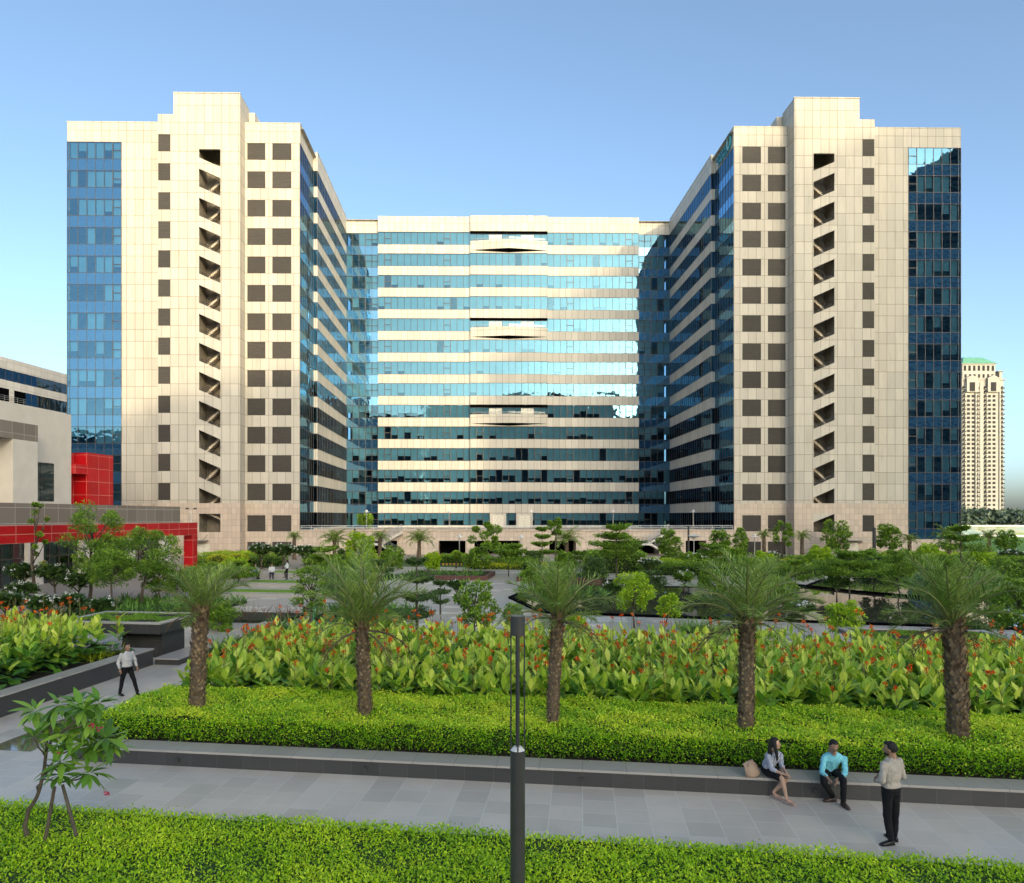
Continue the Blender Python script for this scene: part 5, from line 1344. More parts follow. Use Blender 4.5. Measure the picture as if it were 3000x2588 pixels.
# ------------------------------------------------------------------ lamps
def lamp_post():
    Y = 9.0; x = W(1516.5, 0, Y)[0]; o = (x, Y, 0); r = thing('lamp_post', 'tall charcoal lamp column with open rod cage in the foreground', 'lamp post', o)
    m = MB(); m.tube([(x, Y, 0), (x, Y, 2.62)], .095, 40); m.tube([(x, Y, .0), (x, Y, .05)], .15, 32); m.build('column', 'dark_metal', r, smooth=False)
    m = MB(); m.tube([(x, Y, 2.62), (x, Y, 2.665)], [.092, .05], 32); m.build('light_rim', 'white_metal', r)
    m = MB(); m.tube([(x, Y, 2.63), (x, Y, 4.09)], .026, 16); m.build('centre_rod', 'dark_metal', r)
    for a in (0.05, math.pi*.97, math.pi*1.5, math.pi*.5):
        m = MB(); dx, dy = math.cos(a)*.086, math.sin(a)*.086; m.tube([(x+dx, Y+dy, 2.62), (x+dx, Y+dy, 4.09)], .0095, 10); m.build('cage_rod', 'dark_metal', r)
    m = MB(); m.tube([(x, Y, 4.08), (x, Y, 4.085), (x, Y, 4.325), (x, Y, 4.33)], [.085, .093, .093, .088], 40); m.build('lamp_head', 'dark_metal', r)
lamp_post()
def small_lamp(px, base_z, top, Y, label, kind=0):
    k = Y/F; x = (px-CX)*k; zt = CH-(top-HY)*k; r = thing('garden_lamp', label, 'lamp post', (x, Y, base_z), group='slim lamps with pale heads')
    m = MB(); m.tube([(x, Y, base_z), (x, Y, zt-.45)], .06, 6); m.build('pole', 'steel', r)
    m = MB()
    if kind == 0: m.tube([(x, Y, zt-.5), (x, Y, zt-.35), (x, Y, zt-.05), (x, Y, zt)], [.06, .17, .2, .08], 10); m.tube([(x, Y, zt-.36), (x, Y, zt-.3)], [.5, .42], 14)
    else: m.tube([(x, Y, zt-.6), (x, Y, zt-.35), (x, Y, zt-.2), (x, Y, zt)], [.06, .5, .85, .15], 14)
    m.build('lamp_head', 'white_metal', r)
for px, l in ((1074, 'terrace lamp at the left wing'), (1316, 'terrace lamp left of centre'), (1556, 'terrace lamp beside the centre doors'), (1796, 'terrace lamp behind the large tiered tree'), (2031, 'terrace lamp at the right wing')): small_lamp(px, 3.4, 1494, 108, l)
small_lamp(1346, 0, 1566, 93, 'garden lamp beside the striped kerb'); small_lamp(1527, 0, 1567, 93, 'garden lamp right of the plaza path'); small_lamp(2033, 0, 1566, 90, 'umbrella headed garden lamp by the podium stair', 1); small_lamp(2211, 0, 1565, 92, 'garden lamp near the right tower corner')
for px, top, bot, l, w in ((2017, 1543, 1640, 'tall dark pole right of the podium stair', .12), (2561, 1548, 1650, 'tall dark twin pole before the right tower', .2), (1039, 1551, 1580, 'short dark post on the left podium', .14)):
    Y = min(GY(bot), 97) if bot > 1600 else 101; k = Y/F; x = (px-CX)*k; m = MB(); zt = CH-(top-HY)*k
    m.tube([(x, Y, 0), (x, Y, zt)], w, 8); m.tube([(x, Y, zt), (x, Y, zt+.1)], [w, w*.5], 8); tag(m.build('dark_pole', 'rail_dark', origin=(x, Y, 0)), l, 'pole')
def street_light():
    Y = 96.; k = Y/F; x = (560-CX)*k; r = thing('street_light', 'double armed street light in front of the left tower', 'street light', (x, Y, 0)); zt = CH-(1492-HY)*k
    m = MB(); m.tube([(x, Y, 0), (x, Y, zt)], [.07, .05], 6); m.build('pole', 'white_metal', r)
    for s in (-1, 1):
        m = MB(); m.tube([(x, Y, zt-.05), (x+s*.35, Y, zt+.05)], .03, 5); m.tube([(x+s*.3, Y, zt+.03), (x+s*.55, Y, zt+.08), (x+s*.8, Y, zt+.05)], [(.05, .03), (.14, .05), (.05, .02)], 8); m.build('lamp_head', 'dark_metal', r)
street_light()
def canopy(px, py, hw, Y, label):
    k = Y/F; x = (px-CX)*k; z = CH-(py-HY)*k; r = thing('glass_canopy', label, 'canopy', (x, Y, z-2.6), group='entrance canopies')
    m = MB(); m.box(x-hw*k, x+hw*k, Y-1.6, Y, z, z+.14); m.build('roof', 'steel', r)
    for s in (-1, 1):
        m = MB(); m.tube([(x+s*hw*k*.8, Y, z+.9), (x+s*hw*k*.8, Y-1.5, z+.14)], .04, 5); m.build('tie_rod', 'steel', r)
    m = MB(); m.box(x-.9, x+.0, Y-.08, Y-.02, z-2.55, z-.4, 0); m.box(x+.05, x+.95, Y-.08, Y-.02, z-2.55, z-.4, 0); m.build('door', 'cream_door', r)
canopy(595, 1585, 16, BW(-44.5, 100.2)[1], 'thin entrance canopy at the foot of the left tower'); canopy(2495, 1583, 36, BW(45.8, 100.2)[1], 'glass entrance canopy with pale double door at the right tower')

# ------------------------------------------------------------------ far right: lawn, hoarding, wood
def hoarding():
    Y = 190.; o = (W(2900, 0, Y)[0], Y, 0)
    hm, nt = new_mat('printed_hoarding'); v = objco(nt)
    n1 = noise(nt, nd(nt, 'ShaderNodeMapping', {'Vector': v, 'Scale': (.12, 1, .3)}).outputs[0], 1.2, 4)
    c = ramp(nt, n1, [(.3, (.07, .17, .22)), (.42, (.22, .32, .32)), (.5, (.30, .31, .27)), (.6, (.12, .2, .05)), (.7, (.25, .2, .13))])
    out(nt, principled(nt, c, .6))
    m = MB(); m.box(W(2815, 0, Y)[0], W(3100, 0, Y)[0], Y, Y+.3, .3, 5.6-30*Y/F); m.box(W(2815, 0, Y)[0], W(3100, 0, Y)[0], Y-.1, Y+.4, 5.6-31*Y/F, 5.6-27*Y/F, 1); m.box(W(2815, 0, Y)[0], W(3100, 0, Y)[0], Y-1.2, Y-.02, 0, .5, 1)
    tag(m.build('hoarding', [hm, 'white_metal'], origin=o), 'long pale blue and green printed hoarding beyond the lawn', 'hoarding')
hoarding()
def far_wood():
    rg = np.random.default_rng(5); m = MB()
    for i in range(150):
        Y = rg.uniform(200, 360); px = rg.uniform(2760, 3150); c = W(px, 0, Y); hgt = (CH+rg.uniform(-2, 16)*Y/F)*1.0; hgt = max(hgt, 5); R = rg.uniform(3.5, 7)
        n = 260; v = rdir(n, .2, rg); cc = np.array([c[0], Y, hgt-R*.75]); rr = rg.uniform(.55, 1.05, (n, 1))
        m.leaves(cc+v*R*rr*[1.25, 1, .85], rdir(n, .1, rg), v+rdir(n, .3, rg)*.7, 1.5, 1.1, np.clip(.5+.3*v[:, 2]+rg.normal(0, .2, n), 0, 1), 0, T_FOLD)
        m.ellipsoid(cc-[0, 0, R*.6], (R*.9, R*.8, R*.9), mi=1, nu=8, nv=5)
    tag(m.build('far_wood', ['leaf_far', 'leaf_far'], origin=(200, 280, 0)), 'hazy dark green wood on the horizon at right', 'wood', kind='stuff')
far_wood()
# loose shrubs filling the beds in front of the podium
for i, (px, py, top, hw, mt, l) in enumerate((
 (1010, 1672, 1612, 38, 'leaf_dark', 'dark bushy shrub left of the bright green tree'), (1150, 1668, 1606, 42, 'leaf', 'wide shrub between the bright tree and the tiered tree'),
 (1268, 1668, 1622, 30, 'leaf_light', 'pale yellow green shrub beside the striped kerb'), (1400, 1668, 1612, 44, 'leaf', 'leafy shrub under the airy tree at centre left'),
 (1500, 1662, 1600, 46, 'leaf', 'dense shrub mass before the undercroft'), (1560, 1672, 1618, 34, 'leaf_dark', 'dark shrub beneath the stacked layered tree'),
 (1655, 1672, 1622, 36, 'leaf', 'rounded shrub in front of the middle palm'), (1860, 1668, 1614, 30, 'leaf_dark', 'dark shrub right of the large tiered tree'),
 (2010, 1668, 1622, 34, 'leaf', 'low shrub by the podium stair foot'), (2160, 1672, 1606, 40, 'leaf', 'mounded shrub beneath the right wing corner'),
 (2235, 1676, 1618, 34, 'leaf_light', 'pale shrub at the left foot of the right tower'), (2400, 1672, 1602, 46, 'leaf_light', 'light green shrub mass left of the entrance canopy'),
 (2560, 1676, 1616, 40, 'leaf', 'green shrub right of the entrance canopy'), (2700, 1690, 1626, 44, 'leaf_light', 'yellow green shrub under the glass corner palm'),
 (2770, 1700, 1632, 46, 'leaf', 'green shrub behind the fifth palm crown'), (2870, 1690, 1618, 50, 'leaf_light', 'lime shrub on the lawn edge'),
 (2940, 1730, 1640, 60, 'leaf', 'big shrub at the right behind the fifth palm'), (600, 1700, 1650, 60, 'leaf', 'green shrub mass right of the red portal leg'),
 (690, 1690, 1640, 44, 'leaf_light', 'pale shrub mass behind the far seated woman'), (520, 1735, 1668, 42, 'leaf', 'shrub at the foot of the red portal leg'))):
    tree('bush', l, px, py, top, hw, 300+i, mt, n=2400, group='loose shrubs')
# young trees and shrubs rising behind the canna bed, in front of the pool
tree('bush', 'green shrub between first and second palm behind the cannas', 640, 1850, 1768, 60, 340, 'leaf', n=2400, leafL=.16, group='loose shrubs')
tree('broad', 'leafy tree left of the second palm', 1005, 1800, 1660, 60, 341, 'leaf_dark', low=.25, n=3200)
tree('tier', 'small layered tree right of the dark tiered tree', 1290, 1800, 1690, 46, 342, 'leaf_dark', low=.25, n=2600)
tree('broad', 'leafy tree behind the third palm', 1560, 1790, 1665, 58, 343, 'leaf', low=.25, n=3200)
tree('fran', 'dark frangipani behind the light green tree', 1800, 1765, 1700, 36, 344, 'leaf_dark', leafL=.32, flowers=.2)
tree('broad', 'leafy tree between fourth palm and pool', 2290, 1800, 1690, 56, 345, 'leaf', low=.25, n=3200)
tree('broad', 'leafy tree right of the fifth palm by the pool', 2900, 1800, 1670, 66, 346, 'leaf', low=.2, n=3600)
# a second layer of planting so the middle ground closes up
for i, (kd, px, py, top, hw, mt, l) in enumerate((
 ('tier', 700, 1722, 1640, 60, 'leaf', 'low tiered tree above the far seated people'), ('broad', 985, 1745, 1640, 52, 'leaf', 'leafy tree behind the second palm crown'),
 ('tier', 1110, 1735, 1632, 60, 'leaf_dark', 'low layered tree left of the dark tiered tree'), ('bush', 1130, 1860, 1790, 50, 'leaf', 'green shrub behind the cannas right of the second palm'),
 ('tier', 1640, 1735, 1640, 66, 'leaf', 'layered tree behind the third palm crown'), ('broad', 1745, 1720, 1640, 44, 'leaf_dark', 'dark rounded tree left of the large tiered tree'),
 ('tier', 1905, 1745, 1668, 60, 'leaf_dark', 'flat dark layered tree at the back of the pool'), ('broad', 2190, 1735, 1630, 58, 'leaf', 'leafy tree behind the fourth palm crown'),
 ('tier', 2330, 1730, 1635, 70, 'leaf', 'layered tree right of the fourth palm crown'), ('broad', 2560, 1735, 1640, 50, 'leaf_dark', 'dark tree between umbrella tree and vivid green tree'),
 ('bush', 1690, 1860, 1800, 40, 'leaf_light', 'light shrub behind the cannas right of the third palm'), ('tier', 2740, 1760, 1650, 60, 'leaf_dark', 'dark layered tree behind the fifth palm'),
 ('broad', 560, 1760, 1668, 46, 'leaf', 'tree behind the first palm crown'), ('fran', 300, 1830, 1745, 60, 'leaf_dark', 'dark frangipani beside the grass topped canopy'),
 ('fran', 60, 1800, 1690, 66, 'leaf_dark', 'dark frangipani in the second row at the left edge'), ('fran', 230, 1775, 1660, 60, 'leaf_dark', 'dark frangipani under the forked tall tree'),
 ('broad', 470, 1765, 1655, 60, 'leaf', 'bushy tree before the red portal leg'), ('broad', 2080, 1755, 1672, 44, 'leaf', 'small leafy tree at the pool back left of the fourth palm'))):
    tree(kd, l, px, py, top, hw, 400+i, mt, n=3000, low=.3, flowers=.2 if kd == 'fran' else 0, leafL=.4 if kd == 'fran' else None)
lily_bed('lily border along the left side of the plaza', (-14.5, -9.5, 36, 41), .8, 14, seed=20, wd=.08, step=.8)
lily_bed('lily border across the plaza in front of the pool', (-3.5, 3.2, 49, 52), .8, 14, seed=21, wd=.08, step=.8, white=.15)
# ------------------------------------------------------------------ people
SK = simple('skin', (.34, .19, .125), .5, nz=.04, scale=12); M['skin'] = SK
M['skin_light'] = simple('skin_light', (.48, .29, .20), .5, nz=.04, scale=12)
M['hair'] = simple('black_hair', (.012, .010, .010), .75, nz=.3, scale=60)
M['eye'] = simple('eye_white', (.6, .58, .55), .3, nz=0); M['lip'] = simple('lips', (.30, .08, .07), .4, nz=0)
def cloth(name, col, stripe=None, rough=.85):
    m, nt = new_mat(name); v = objco(nt); n1 = noise(nt, v, 5., 4); n2 = noise(nt, v, 45., 2)
    c = mixc(nt, n1, tuple(x*.8 for x in col), tuple(min(1, x*1.1) for x in col))
    if stripe:
        x, y, z = sep(nt, v)[:3]; s = mth(nt, 'FRACT', mth(nt, 'MULTIPLY', mth(nt, 'ADD', x, mth(nt, 'MULTIPLY', y, -.8)), 38.))
        c = mixc(nt, mth(nt, 'GREATER_THAN', s, .6), c, stripe)
    out(nt, principled(nt, c, rough, 0, .25, bump=n1, bstr=.6, bdist=.03)); return m
M['c_aqua'] = cloth('aqua_shirt', (.20, .62, .72)); M['c_grey'] = cloth('stone_shirt', (.46, .41, .36)); M['c_stripe'] = cloth('striped_blouse', (.55, .57, .62), (.09, .12, .22))
M['c_black'] = cloth('black_trousers', (.010, .010, .012)); M['c_white'] = cloth('white_shirt', (.68, .68, .70)); M['c_navy'] = cloth('navy_trousers', (.018, .024, .05)); M['c_light'] = cloth('pale_blue_top', (.42, .58, .72)); M['c_greyw'] = cloth('light_grey_shirt', (.50, .50, .50))
M['shoe'] = simple('black_leather', (.012, .010, .010), .25); M['shoe_b'] = simple('brown_leather', (.06, .035, .03), .35); M['sandal'] = simple('pink_sandal', (.55, .34, .32), .35)
M['bagm'] = cloth('beige_bag_leather', (.42, .30, .22), rough=.55)
TEX = bpy.data.textures.new('cloth_folds', 'CLOUDS'); TEX.noise_scale = .09; TEX.noise_depth = 2
def remesh(o, vox, it=3, disp=0.):
    r = o.modifiers.new('skin', 'REMESH'); r.mode = 'VOXEL'; r.voxel_size = vox; r.use_smooth_shade = True
    s = o.modifiers.new('smooth', 'SMOOTH'); s.factor = .6; s.iterations = it
    if disp:
        q = o.modifiers.new('folds', 'DISPLACE'); q.texture = TEX; q.strength = disp; q.mid_level = .5
    return o
def lerp(a, b, t): return np.asarray(a)*(1-t)+np.asarray(b)*t
def limb(m, a, b, r0, r1, bul=.0, seg=12):
    a = np.asarray(a, float); b = np.asarray(b, float); ts = np.linspace(-.03, 1.03, 7)
    m.tube([lerp(a, b, t) for t in ts], [r0+(r1-r0)*t+bul*math.sin(math.pi*min(1, max(0, t*1.3)))*r0 for t in ts], seg)
    m.ellipsoid(a, (r0,)*3, nu=10, nv=8); m.ellipsoid(b, (r1,)*3, nu=10, nv=8)
def frame(f, up=(0, 0, 1)):
    f = nrmz(np.asarray(f, float)); u = np.asarray(up, float); r = nrmz(np.cross(f, u)); u = np.cross(r, f); return np.array([r, f, u])
def torso(m, J, g, s=1., lo=None):
    pel, ch, nk = (np.asarray(J[k], float) for k in ('pelvis', 'chest', 'neck'))
    lat0 = nrmz(np.asarray(J['hipR'])-np.asarray(J['hipL'])); lat1 = nrmz(np.asarray(J['shR'])-np.asarray(J['shL']))
    shw = np.linalg.norm(np.asarray(J['shR'])-np.asarray(J['shL']))/2
    P = [lerp(pel, ch, -.28), pel, lerp(pel, ch, .45), ch, lerp(ch, nk, .5), lerp(ch, nk, .8), nk]
    R = [(.135, .10), (.165*s, .118*s), (.140*s, .10*s), (.165*s, .118*s), (shw*.95, .10*s), (shw*.66, .075*s), (.062, .062)]
    R = [(a+g, b+g) for a, b in R]
    lats = [lat0, lat0, lerp(lat0, lat1, .5), lat1, lat1, lat1, lat1]
    if lo is not None: P = [lerp(pel, ch, lo)]+P[2:]; R = [(.160*s+g, .112*s+g)]+R[2:]; lats = [lat0]+lats[2:]
    m.tube(P, R, 20, flat=np.array(lats))
def hand(m, w, d, pn, side, sc=1., curl=.5):
    """palm plus five fingers; d = direction of the hand, pn = palm normal, side = +1/-1 for the thumb"""
    d = nrmz(np.asarray(d, float)); pn = np.asarray(pn, float); pn = nrmz(pn-d*np.dot(pn, d)); lat = np.cross(d, pn)*side; w = np.asarray(w, float)
    m.tube([w-d*.02*sc, w+d*.03*sc, w+d*.085*sc], [(.026*sc, .02*sc), (.038*sc, .017*sc), (.040*sc, .014*sc)], 10, flat=np.array([lat]*3))
    for i, (off, ln) in enumerate(((.030, .072), (.010, .082), (-.010, .076), (-.029, .060))):
        b = w+d*.08*sc+lat*off*sc; c1 = nrmz(d*math.cos(curl*.6)+pn*math.sin(curl*.6)); c2 = nrmz(d*math.cos(curl*1.5)+pn*math.sin(curl*1.5))
        p1 = b+c1*ln*.5*sc; p2 = p1+c2*ln*.5*sc; m.tube([b-d*.012*sc, b, p1, p2], [.009*sc, .009*sc, .0082*sc, .0066*sc], 7)
    b = w+d*.02*sc+lat*.032*sc; p1 = b+nrmz(d*.6+lat*.7+pn*.2)*.04*sc; p2 = p1+nrmz(d*.9+lat*.15+pn*.35)*.032*sc
    m.tube([b, p1, p2], [.012*sc, .0105*sc, .008*sc], 7)
def head(m, c, f, up=(0, 0, 1), sc=1.):
    A = frame(f, up); c = np.asarray(c, float)
    def fn(v):
        x, y, z = v
        if z < 0: x *= 1-.38*(-z)**1.4; y = y*(1-.12*(-z)) + (.12*(-z) if y > 0 else .10*(-z))
        if y > 0: y *= .93
        return np.array([x, y, z])
    m.ellipsoid(c, (.076*sc, .098*sc, .118*sc), A, nu=20, nv=16, fn=fn)
    P = lambda x, y, z: c+(np.array([x, y, z])*sc) @ A
    m.tube([P(0, .088, .018), P(0, .106, -.018), P(0, .094, -.034)], [.009*sc, .015*sc, .012*sc], 8)
    m.ellipsoid(P(0, .082, -.082), (.026*sc, .02*sc, .02*sc), A, nu=8, nv=6)
    for s in (-1, 1): m.ellipsoid(P(s*.076, -.004, -.008), (.010*sc, .018*sc, .030*sc), A, nu=8, nv=8)
    m.tube([P(0, -.022, -.06), P(0, -.03, -.15)], [.052*sc, .058*sc], 12)
    return A, P
def person(label, J, face, cols, up=(0, 0, 1), vox=.008, sc=1., bare_leg=False, hair='short', sleeve=.8, hands=True, shoe='shoe', curl=.5, beard=False, lo=.12):
    o = np.asarray(J['root'], float); root = thing('person', label, 'person', tuple(o)); su = tuple(o)
    sh, tr, shm = cols
    b = MB(); torso(b, J, -.012, .95*sc)
    for s in 'LR':
        limb(b, J['sh'+s], J['el'+s], .046*sc, .037*sc, .05); limb(b, J['el'+s], J['wr'+s], .037*sc, .025*sc, .1)
        limb(b, J['hip'+s], J['kn'+s], .078*sc, .052*sc); limb(b, J['kn'+s], J['an'+s], .050*sc, .034*sc, .18)
        an = np.asarray(J['an'+s], float); t = nrmz(np.asarray(J['toe'+s], float)); b.tube([an-[0, 0, .03], an+t*.06-[0, 0, .055], an+t*.15-[0, 0, .065]], [(.032, .03), (.036, .026), (.030, .014)], 8)
        if hands: hand(b, J['wr'+s], J.get('hd'+s, np.asarray(J['wr'+s])-np.asarray(J['el'+s])), J.get('pn'+s, (0, 0, -1)), 1 if s == 'L' else -1, sc, curl)
    A, P = head(b, J['head'], face, up, sc*1.07)
    b.tube([J['neck'], lerp(J['neck'], J['head'], .6)], [.056*sc, .05*sc], 12)
    remesh(b.build('body', 'skin_light' if bare_leg else 'skin', root, sub=su), vox)
    c = MB(); torso(c, J, .022, 1.*sc, lo=lo)
    for s in 'LR':
        limb(c, J['sh'+s], J['el'+s], .062*sc, .055*sc); e = lerp(J['el'+s], J['wr'+s], sleeve); limb(c, J['el'+s], e, .054*sc, .043*sc)
    c.tube([lerp(J['chest'], J['neck'], .86), lerp(J['neck'], J['head'], .16)], [.078*sc, .063*sc], 14)
    q = remesh(c.build('blouse' if bare_leg else 'shirt', sh, root, sub=su), vox*1.2, 2, .035)
    d = MB(); pel = np.asarray(J['pelvis'], float); ch = np.asarray(J['chest'], float)
    lat = nrmz(np.asarray(J['hipR'])-np.asarray(J['hipL']))
    d.tube([lerp(pel, ch, -.30), pel, lerp(pel, ch, .22)], [(.15*sc, .11*sc), (.182*sc, .136*sc), (.150*sc, .108*sc)], 18, flat=np.array([lat]*3))
    for s in 'LR':
        if bare_leg: limb(d, J['hip'+s], lerp(J['hip'+s], J['kn'+s], .78), .098*sc, .084*sc)
        else: limb(d, J['hip'+s], J['kn'+s], .094*sc, .069*sc); limb(d, J['kn'+s], lerp(J['kn'+s], J['an'+s], .94), .068*sc, .056*sc)
    if bare_leg: d.tube([lerp(J['hipL'], J['hipR'], .5), lerp(lerp(J['hipL'], J['hipR'], .5), lerp(J['knL'], J['knR'], .5), .76)], [(.15*sc, .09*sc), (.13*sc, .08*sc)], 14, flat=np.array([lat]*2))
    remesh(d.build('skirt' if bare_leg else 'trousers', tr, root, sub=su), vox*1.2, 2, .02)
    for s in 'LR':
        k = MB(); an = np.asarray(J['an'+s], float); t = nrmz(np.asarray(J['toe'+s], float)); sd = np.cross(t, [0, 0, 1])
        if bare_leg:
            z0 = an[2]-.075
            k.tube([an-t*.05-[0, 0, .065], an+t*.06-[0, 0, .088], an+t*.18-[0, 0, .098]], [(.028, .008), (.036, .008), (.034, .006)], 10, flat=np.array([sd]*3))
            k.tube([an-t*.045-[0, 0, .06], an-t*.05-[0, 0, .105]], [.014, .011], 8)
            for u in (.04, .13): k.tube([an+t*u+sd*.038-[0, 0, .09], an+t*u-[0, 0, .038+.2*u], an+t*u-sd*.038-[0, 0, .09]], .007, 6)
            k.tube([an+sd*.036, an-t*.03, an-sd*.036, an+t*.045-[0, 0, .01], an+sd*.036], .006, 6)
            k.build('sandal', shm, root, sub=su, smooth=True)
        else:
            k.tube([an-t*.075-[0, 0, .055], an-t*.04-[0, 0, .045], an+t*.05-[0, 0, .05], an+t*.14-[0, 0, .063], an+t*.205-[0, 0, .072]], [(.02, .025), (.040, .045), (.045, .04), (.046, .027), (.022, .014)], 14, flat=np.array([sd]*5))
            k.tube([an-t*.078-[0, 0, .088], an+t*.06-[0, 0, .088], an+t*.19-[0, 0, .088]], [(.03, .009), (.047, .009), (.036, .008)], 14, flat=np.array([sd]*3))
            k.build('shoe', shm, root, sub=su, smooth=True)
    sc *= 1.07; h = MB(); c0 = np.asarray(J['head'], float)
    def hf(v):
        x, y, z = v
        if y > .25 and z < .62: f = min(1, (y-.25)*2.2); return np.array([x*(1-.25*f), y*(1-.35*f), z])
        return v
    if hair == 'short':
        h.ellipsoid(P(0, -.014, .026), (.083*sc, .100*sc, .108*sc), A, nu=20, nv=14, fn=lambda v: np.array([v[0], v[1]*(1. if v[1] < 0 or v[2] > .60 else .55), max(v[2], -.62+.5*max(0, v[1]))]))
        h.ellipsoid(P(0, .030, .100), (.058*sc, .048*sc, .026*sc), A, nu=12, nv=8)
    else:
        h.ellipsoid(P(0, -.016, .022), (.088*sc, .104*sc, .112*sc), A, nu=20, nv=14, fn=lambda v: np.array([v[0], v[1]*(1. if v[1] < 0 or v[2] > .45 else .60), v[2]]))
        for s in (-1, 1):
            h.tube([P(s*.055, -.02, .04), P(s*.078, .0, -.06), P(s*.088, .03, -.17), P(s*.075, .055, -.27), P(s*.06, .05, -.33)], [.035*sc, .038*sc, .036*sc, .03*sc, .012*sc], 8)
        h.tube([P(0, -.08, 0), P(0, -.10, -.12), P(0, -.085, -.25), P(.01, -.07, -.33)], [(.07*sc, .05*sc), (.08*sc, .045*sc), (.075*sc, .04*sc), (.03*sc, .02*sc)], 12, flat=np.array([A[0]]*4))
    remesh(h.build('hair', 'hair', root, sub=su), vox, 2, .018)
    e = MB()
    for s in (-1, 1):
        e.ellipsoid(P(s*.030, .084, .012), (.012*sc, .006*sc, .006*sc), A, 0, 8, 6); e.ellipsoid(P(s*.030, .0885, .012), (.0055*sc, .004*sc, .0055*sc), A, 1, 8, 6)
        e.tube([P(s*.014, .091, .032), P(s*.032, .090, .036), P(s*.048, .080, .030)], [.0035*sc, .004*sc, .002*sc], 6, 1)
    e.tube([P(-.022, .088, -.052), P(0, .096, -.054), P(.022, .088, -.052)], [(.003*sc,)*2, (.0065*sc,)*2, (.003*sc,)*2], 6, 2)
    if beard: e.ellipsoid(P(0, .04, -.075), (.062*sc, .058*sc, .034*sc), A, 1, 14, 8)
    e.build('face_features', ['eye', 'hair', 'lip'], root, sub=su)
    return root
def V3(*a): return np.array(a, float)
# --- man seated, aqua shirt
def P_(px, py, Y, dz=0.): w = W(px, py, Y); w[2] += dz; return w
S1 = dict(root=P_(2440, 0, 14.3)*[1, 1, 0]+[0, 0, .0],
  pelvis=V3(6.83, 14.22, .50), chest=V3(6.87, 14.14, .74), neck=P_(2443, 2212, 14.05), head=P_(2442, 2186, 13.98, .0),
  shR=P_(2415, 2222, 14.1), shL=P_(2472, 2222, 14.1), elR=P_(2407, 2262, 13.95), elL=P_(2478, 2264, 13.93), wrR=P_(2432, 2288, 13.72), wrL=P_(2450, 2286, 13.72),
  hipR=V3(6.74, 14.16, .47), hipL=V3(6.94, 14.14, .47), knR=P_(2413, 2292, 13.72), knL=P_(2471, 2286, 13.66), anR=P_(2440, 2332, 13.85, .02), anL=P_(2471, 2352, 13.62, .0),
  toeR=(-.95, -.1, 0), toeL=(.05, -1, 0), hdR=(.35, -.25, -.8), hdL=(-.35, -.25, -.8), pnR=(.9, 0, .1), pnL=(-.9, 0, .1))
S1['anR'][2] = .10; S1['anL'][2] = .10
person('seated man in aqua shirt and black trousers, head bowed, hands clasped between his knees', S1, (.15, -.85, -.38), ('c_aqua', 'c_black', 'shoe_b'), vox=.0085, sc=.95, sleeve=.5, curl=.9, lo=-.15)
m = MB(); c = P_(2441, 2297, 13.66); m.box(c[0]-.018, c[0]+.018, c[1]-.02, c[1]+.0, c[2]-.05, c[2]+.03); tag(m.build('mobile_phone', 'rail_dark', origin=tuple(c)), 'black phone held by the seated man in aqua shirt', 'phone')
# --- woman
S2 = dict(root=P_(2245, 0, 14.35)*[1, 1, 0],
  pelvis=V3(5.63, 14.30, .49), chest=V3(5.72, 14.26, .74), neck=P_(2268, 2205, 14.2), head=P_(2271, 2179, 14.15, .0),
  shR=P_(2251, 2218, 14.1), shL=P_(2286, 2213, 14.32), elR=P_(2262, 2255, 14.0), elL=P_(2289, 2244, 14.2), wrR=P_(2302, 2271, 13.83), wrL=P_(2304, 2266, 13.9),
  hipR=V3(5.62, 14.18, .46), hipL=V3(5.76, 14.34, .46), knR=P_(2291, 2281, 13.84), knL=P_(2303, 2284, 13.95), anR=P_(2304, 2345, 13.72), anL=P_(2266, 2326, 14.0),
  toeR=(.75, -.66, 0), toeL=(.75, -.66, 0), hdR=(.8, -.2, -.35), hdL=(.6, -.4, -.5), pnR=(0, -.3, -1), pnL=(0, -.2, -1))
S2['anR'][2] = .13; S2['anL'][2] = .13
person('seated woman with long dark hair, striped blouse, black skirt and pink heeled sandals', S2, (.93, -.36, -.05), ('c_stripe', 'c_black', 'sandal'), vox=.0085, sc=.9, bare_leg=True, hair='long', sleeve=.25, curl=.8)
# --- standing man
fx = V3(-.40, .92, 0); fx = nrmz(fx); rx = V3(fx[1], -fx[0], 0); B0 = V3(6.90, 12.12, 0)
def L_(r, f, u): return B0+rx*r+fx*f+V3(0, 0, u)
S3 = dict(root=B0, pelvis=L_(0, 0, .93), chest=L_(0, 0, 1.20), neck=L_(0, -.01, 1.44), head=L_(0, .02, 1.595), shR=L_(.19, -.01, 1.37), shL=L_(-.19, -.01, 1.37),
  elR=L_(.27, -.02, 1.10), elL=L_(-.26, -.03, 1.10), wrR=L_(.15, .20, 1.05), wrL=L_(-.18, .17, 1.04), hipR=L_(.085, 0, .88), hipL=L_(-.085, 0, .88), knR=L_(.10, .0, .48), knL=L_(-.095, -.0, .48),
  anR=L_(.115, .03, .09), anL=L_(-.09, -.06, .09), toeR=nrmz(fx+rx*.15), toeL=V3(-.97, -.15, 0), hdR=fx-rx*.5, hdL=fx*.6+rx*.8+V3(0, 0, .1), pnR=-rx, pnL=rx)
person('standing man seen from behind in stone coloured shirt and black trousers, hands in front', S3, (-.75, .62, -.12), ('c_grey', 'c_black', 'shoe'), vox=.0085, sc=1.0, sleeve=.55, beard=True)
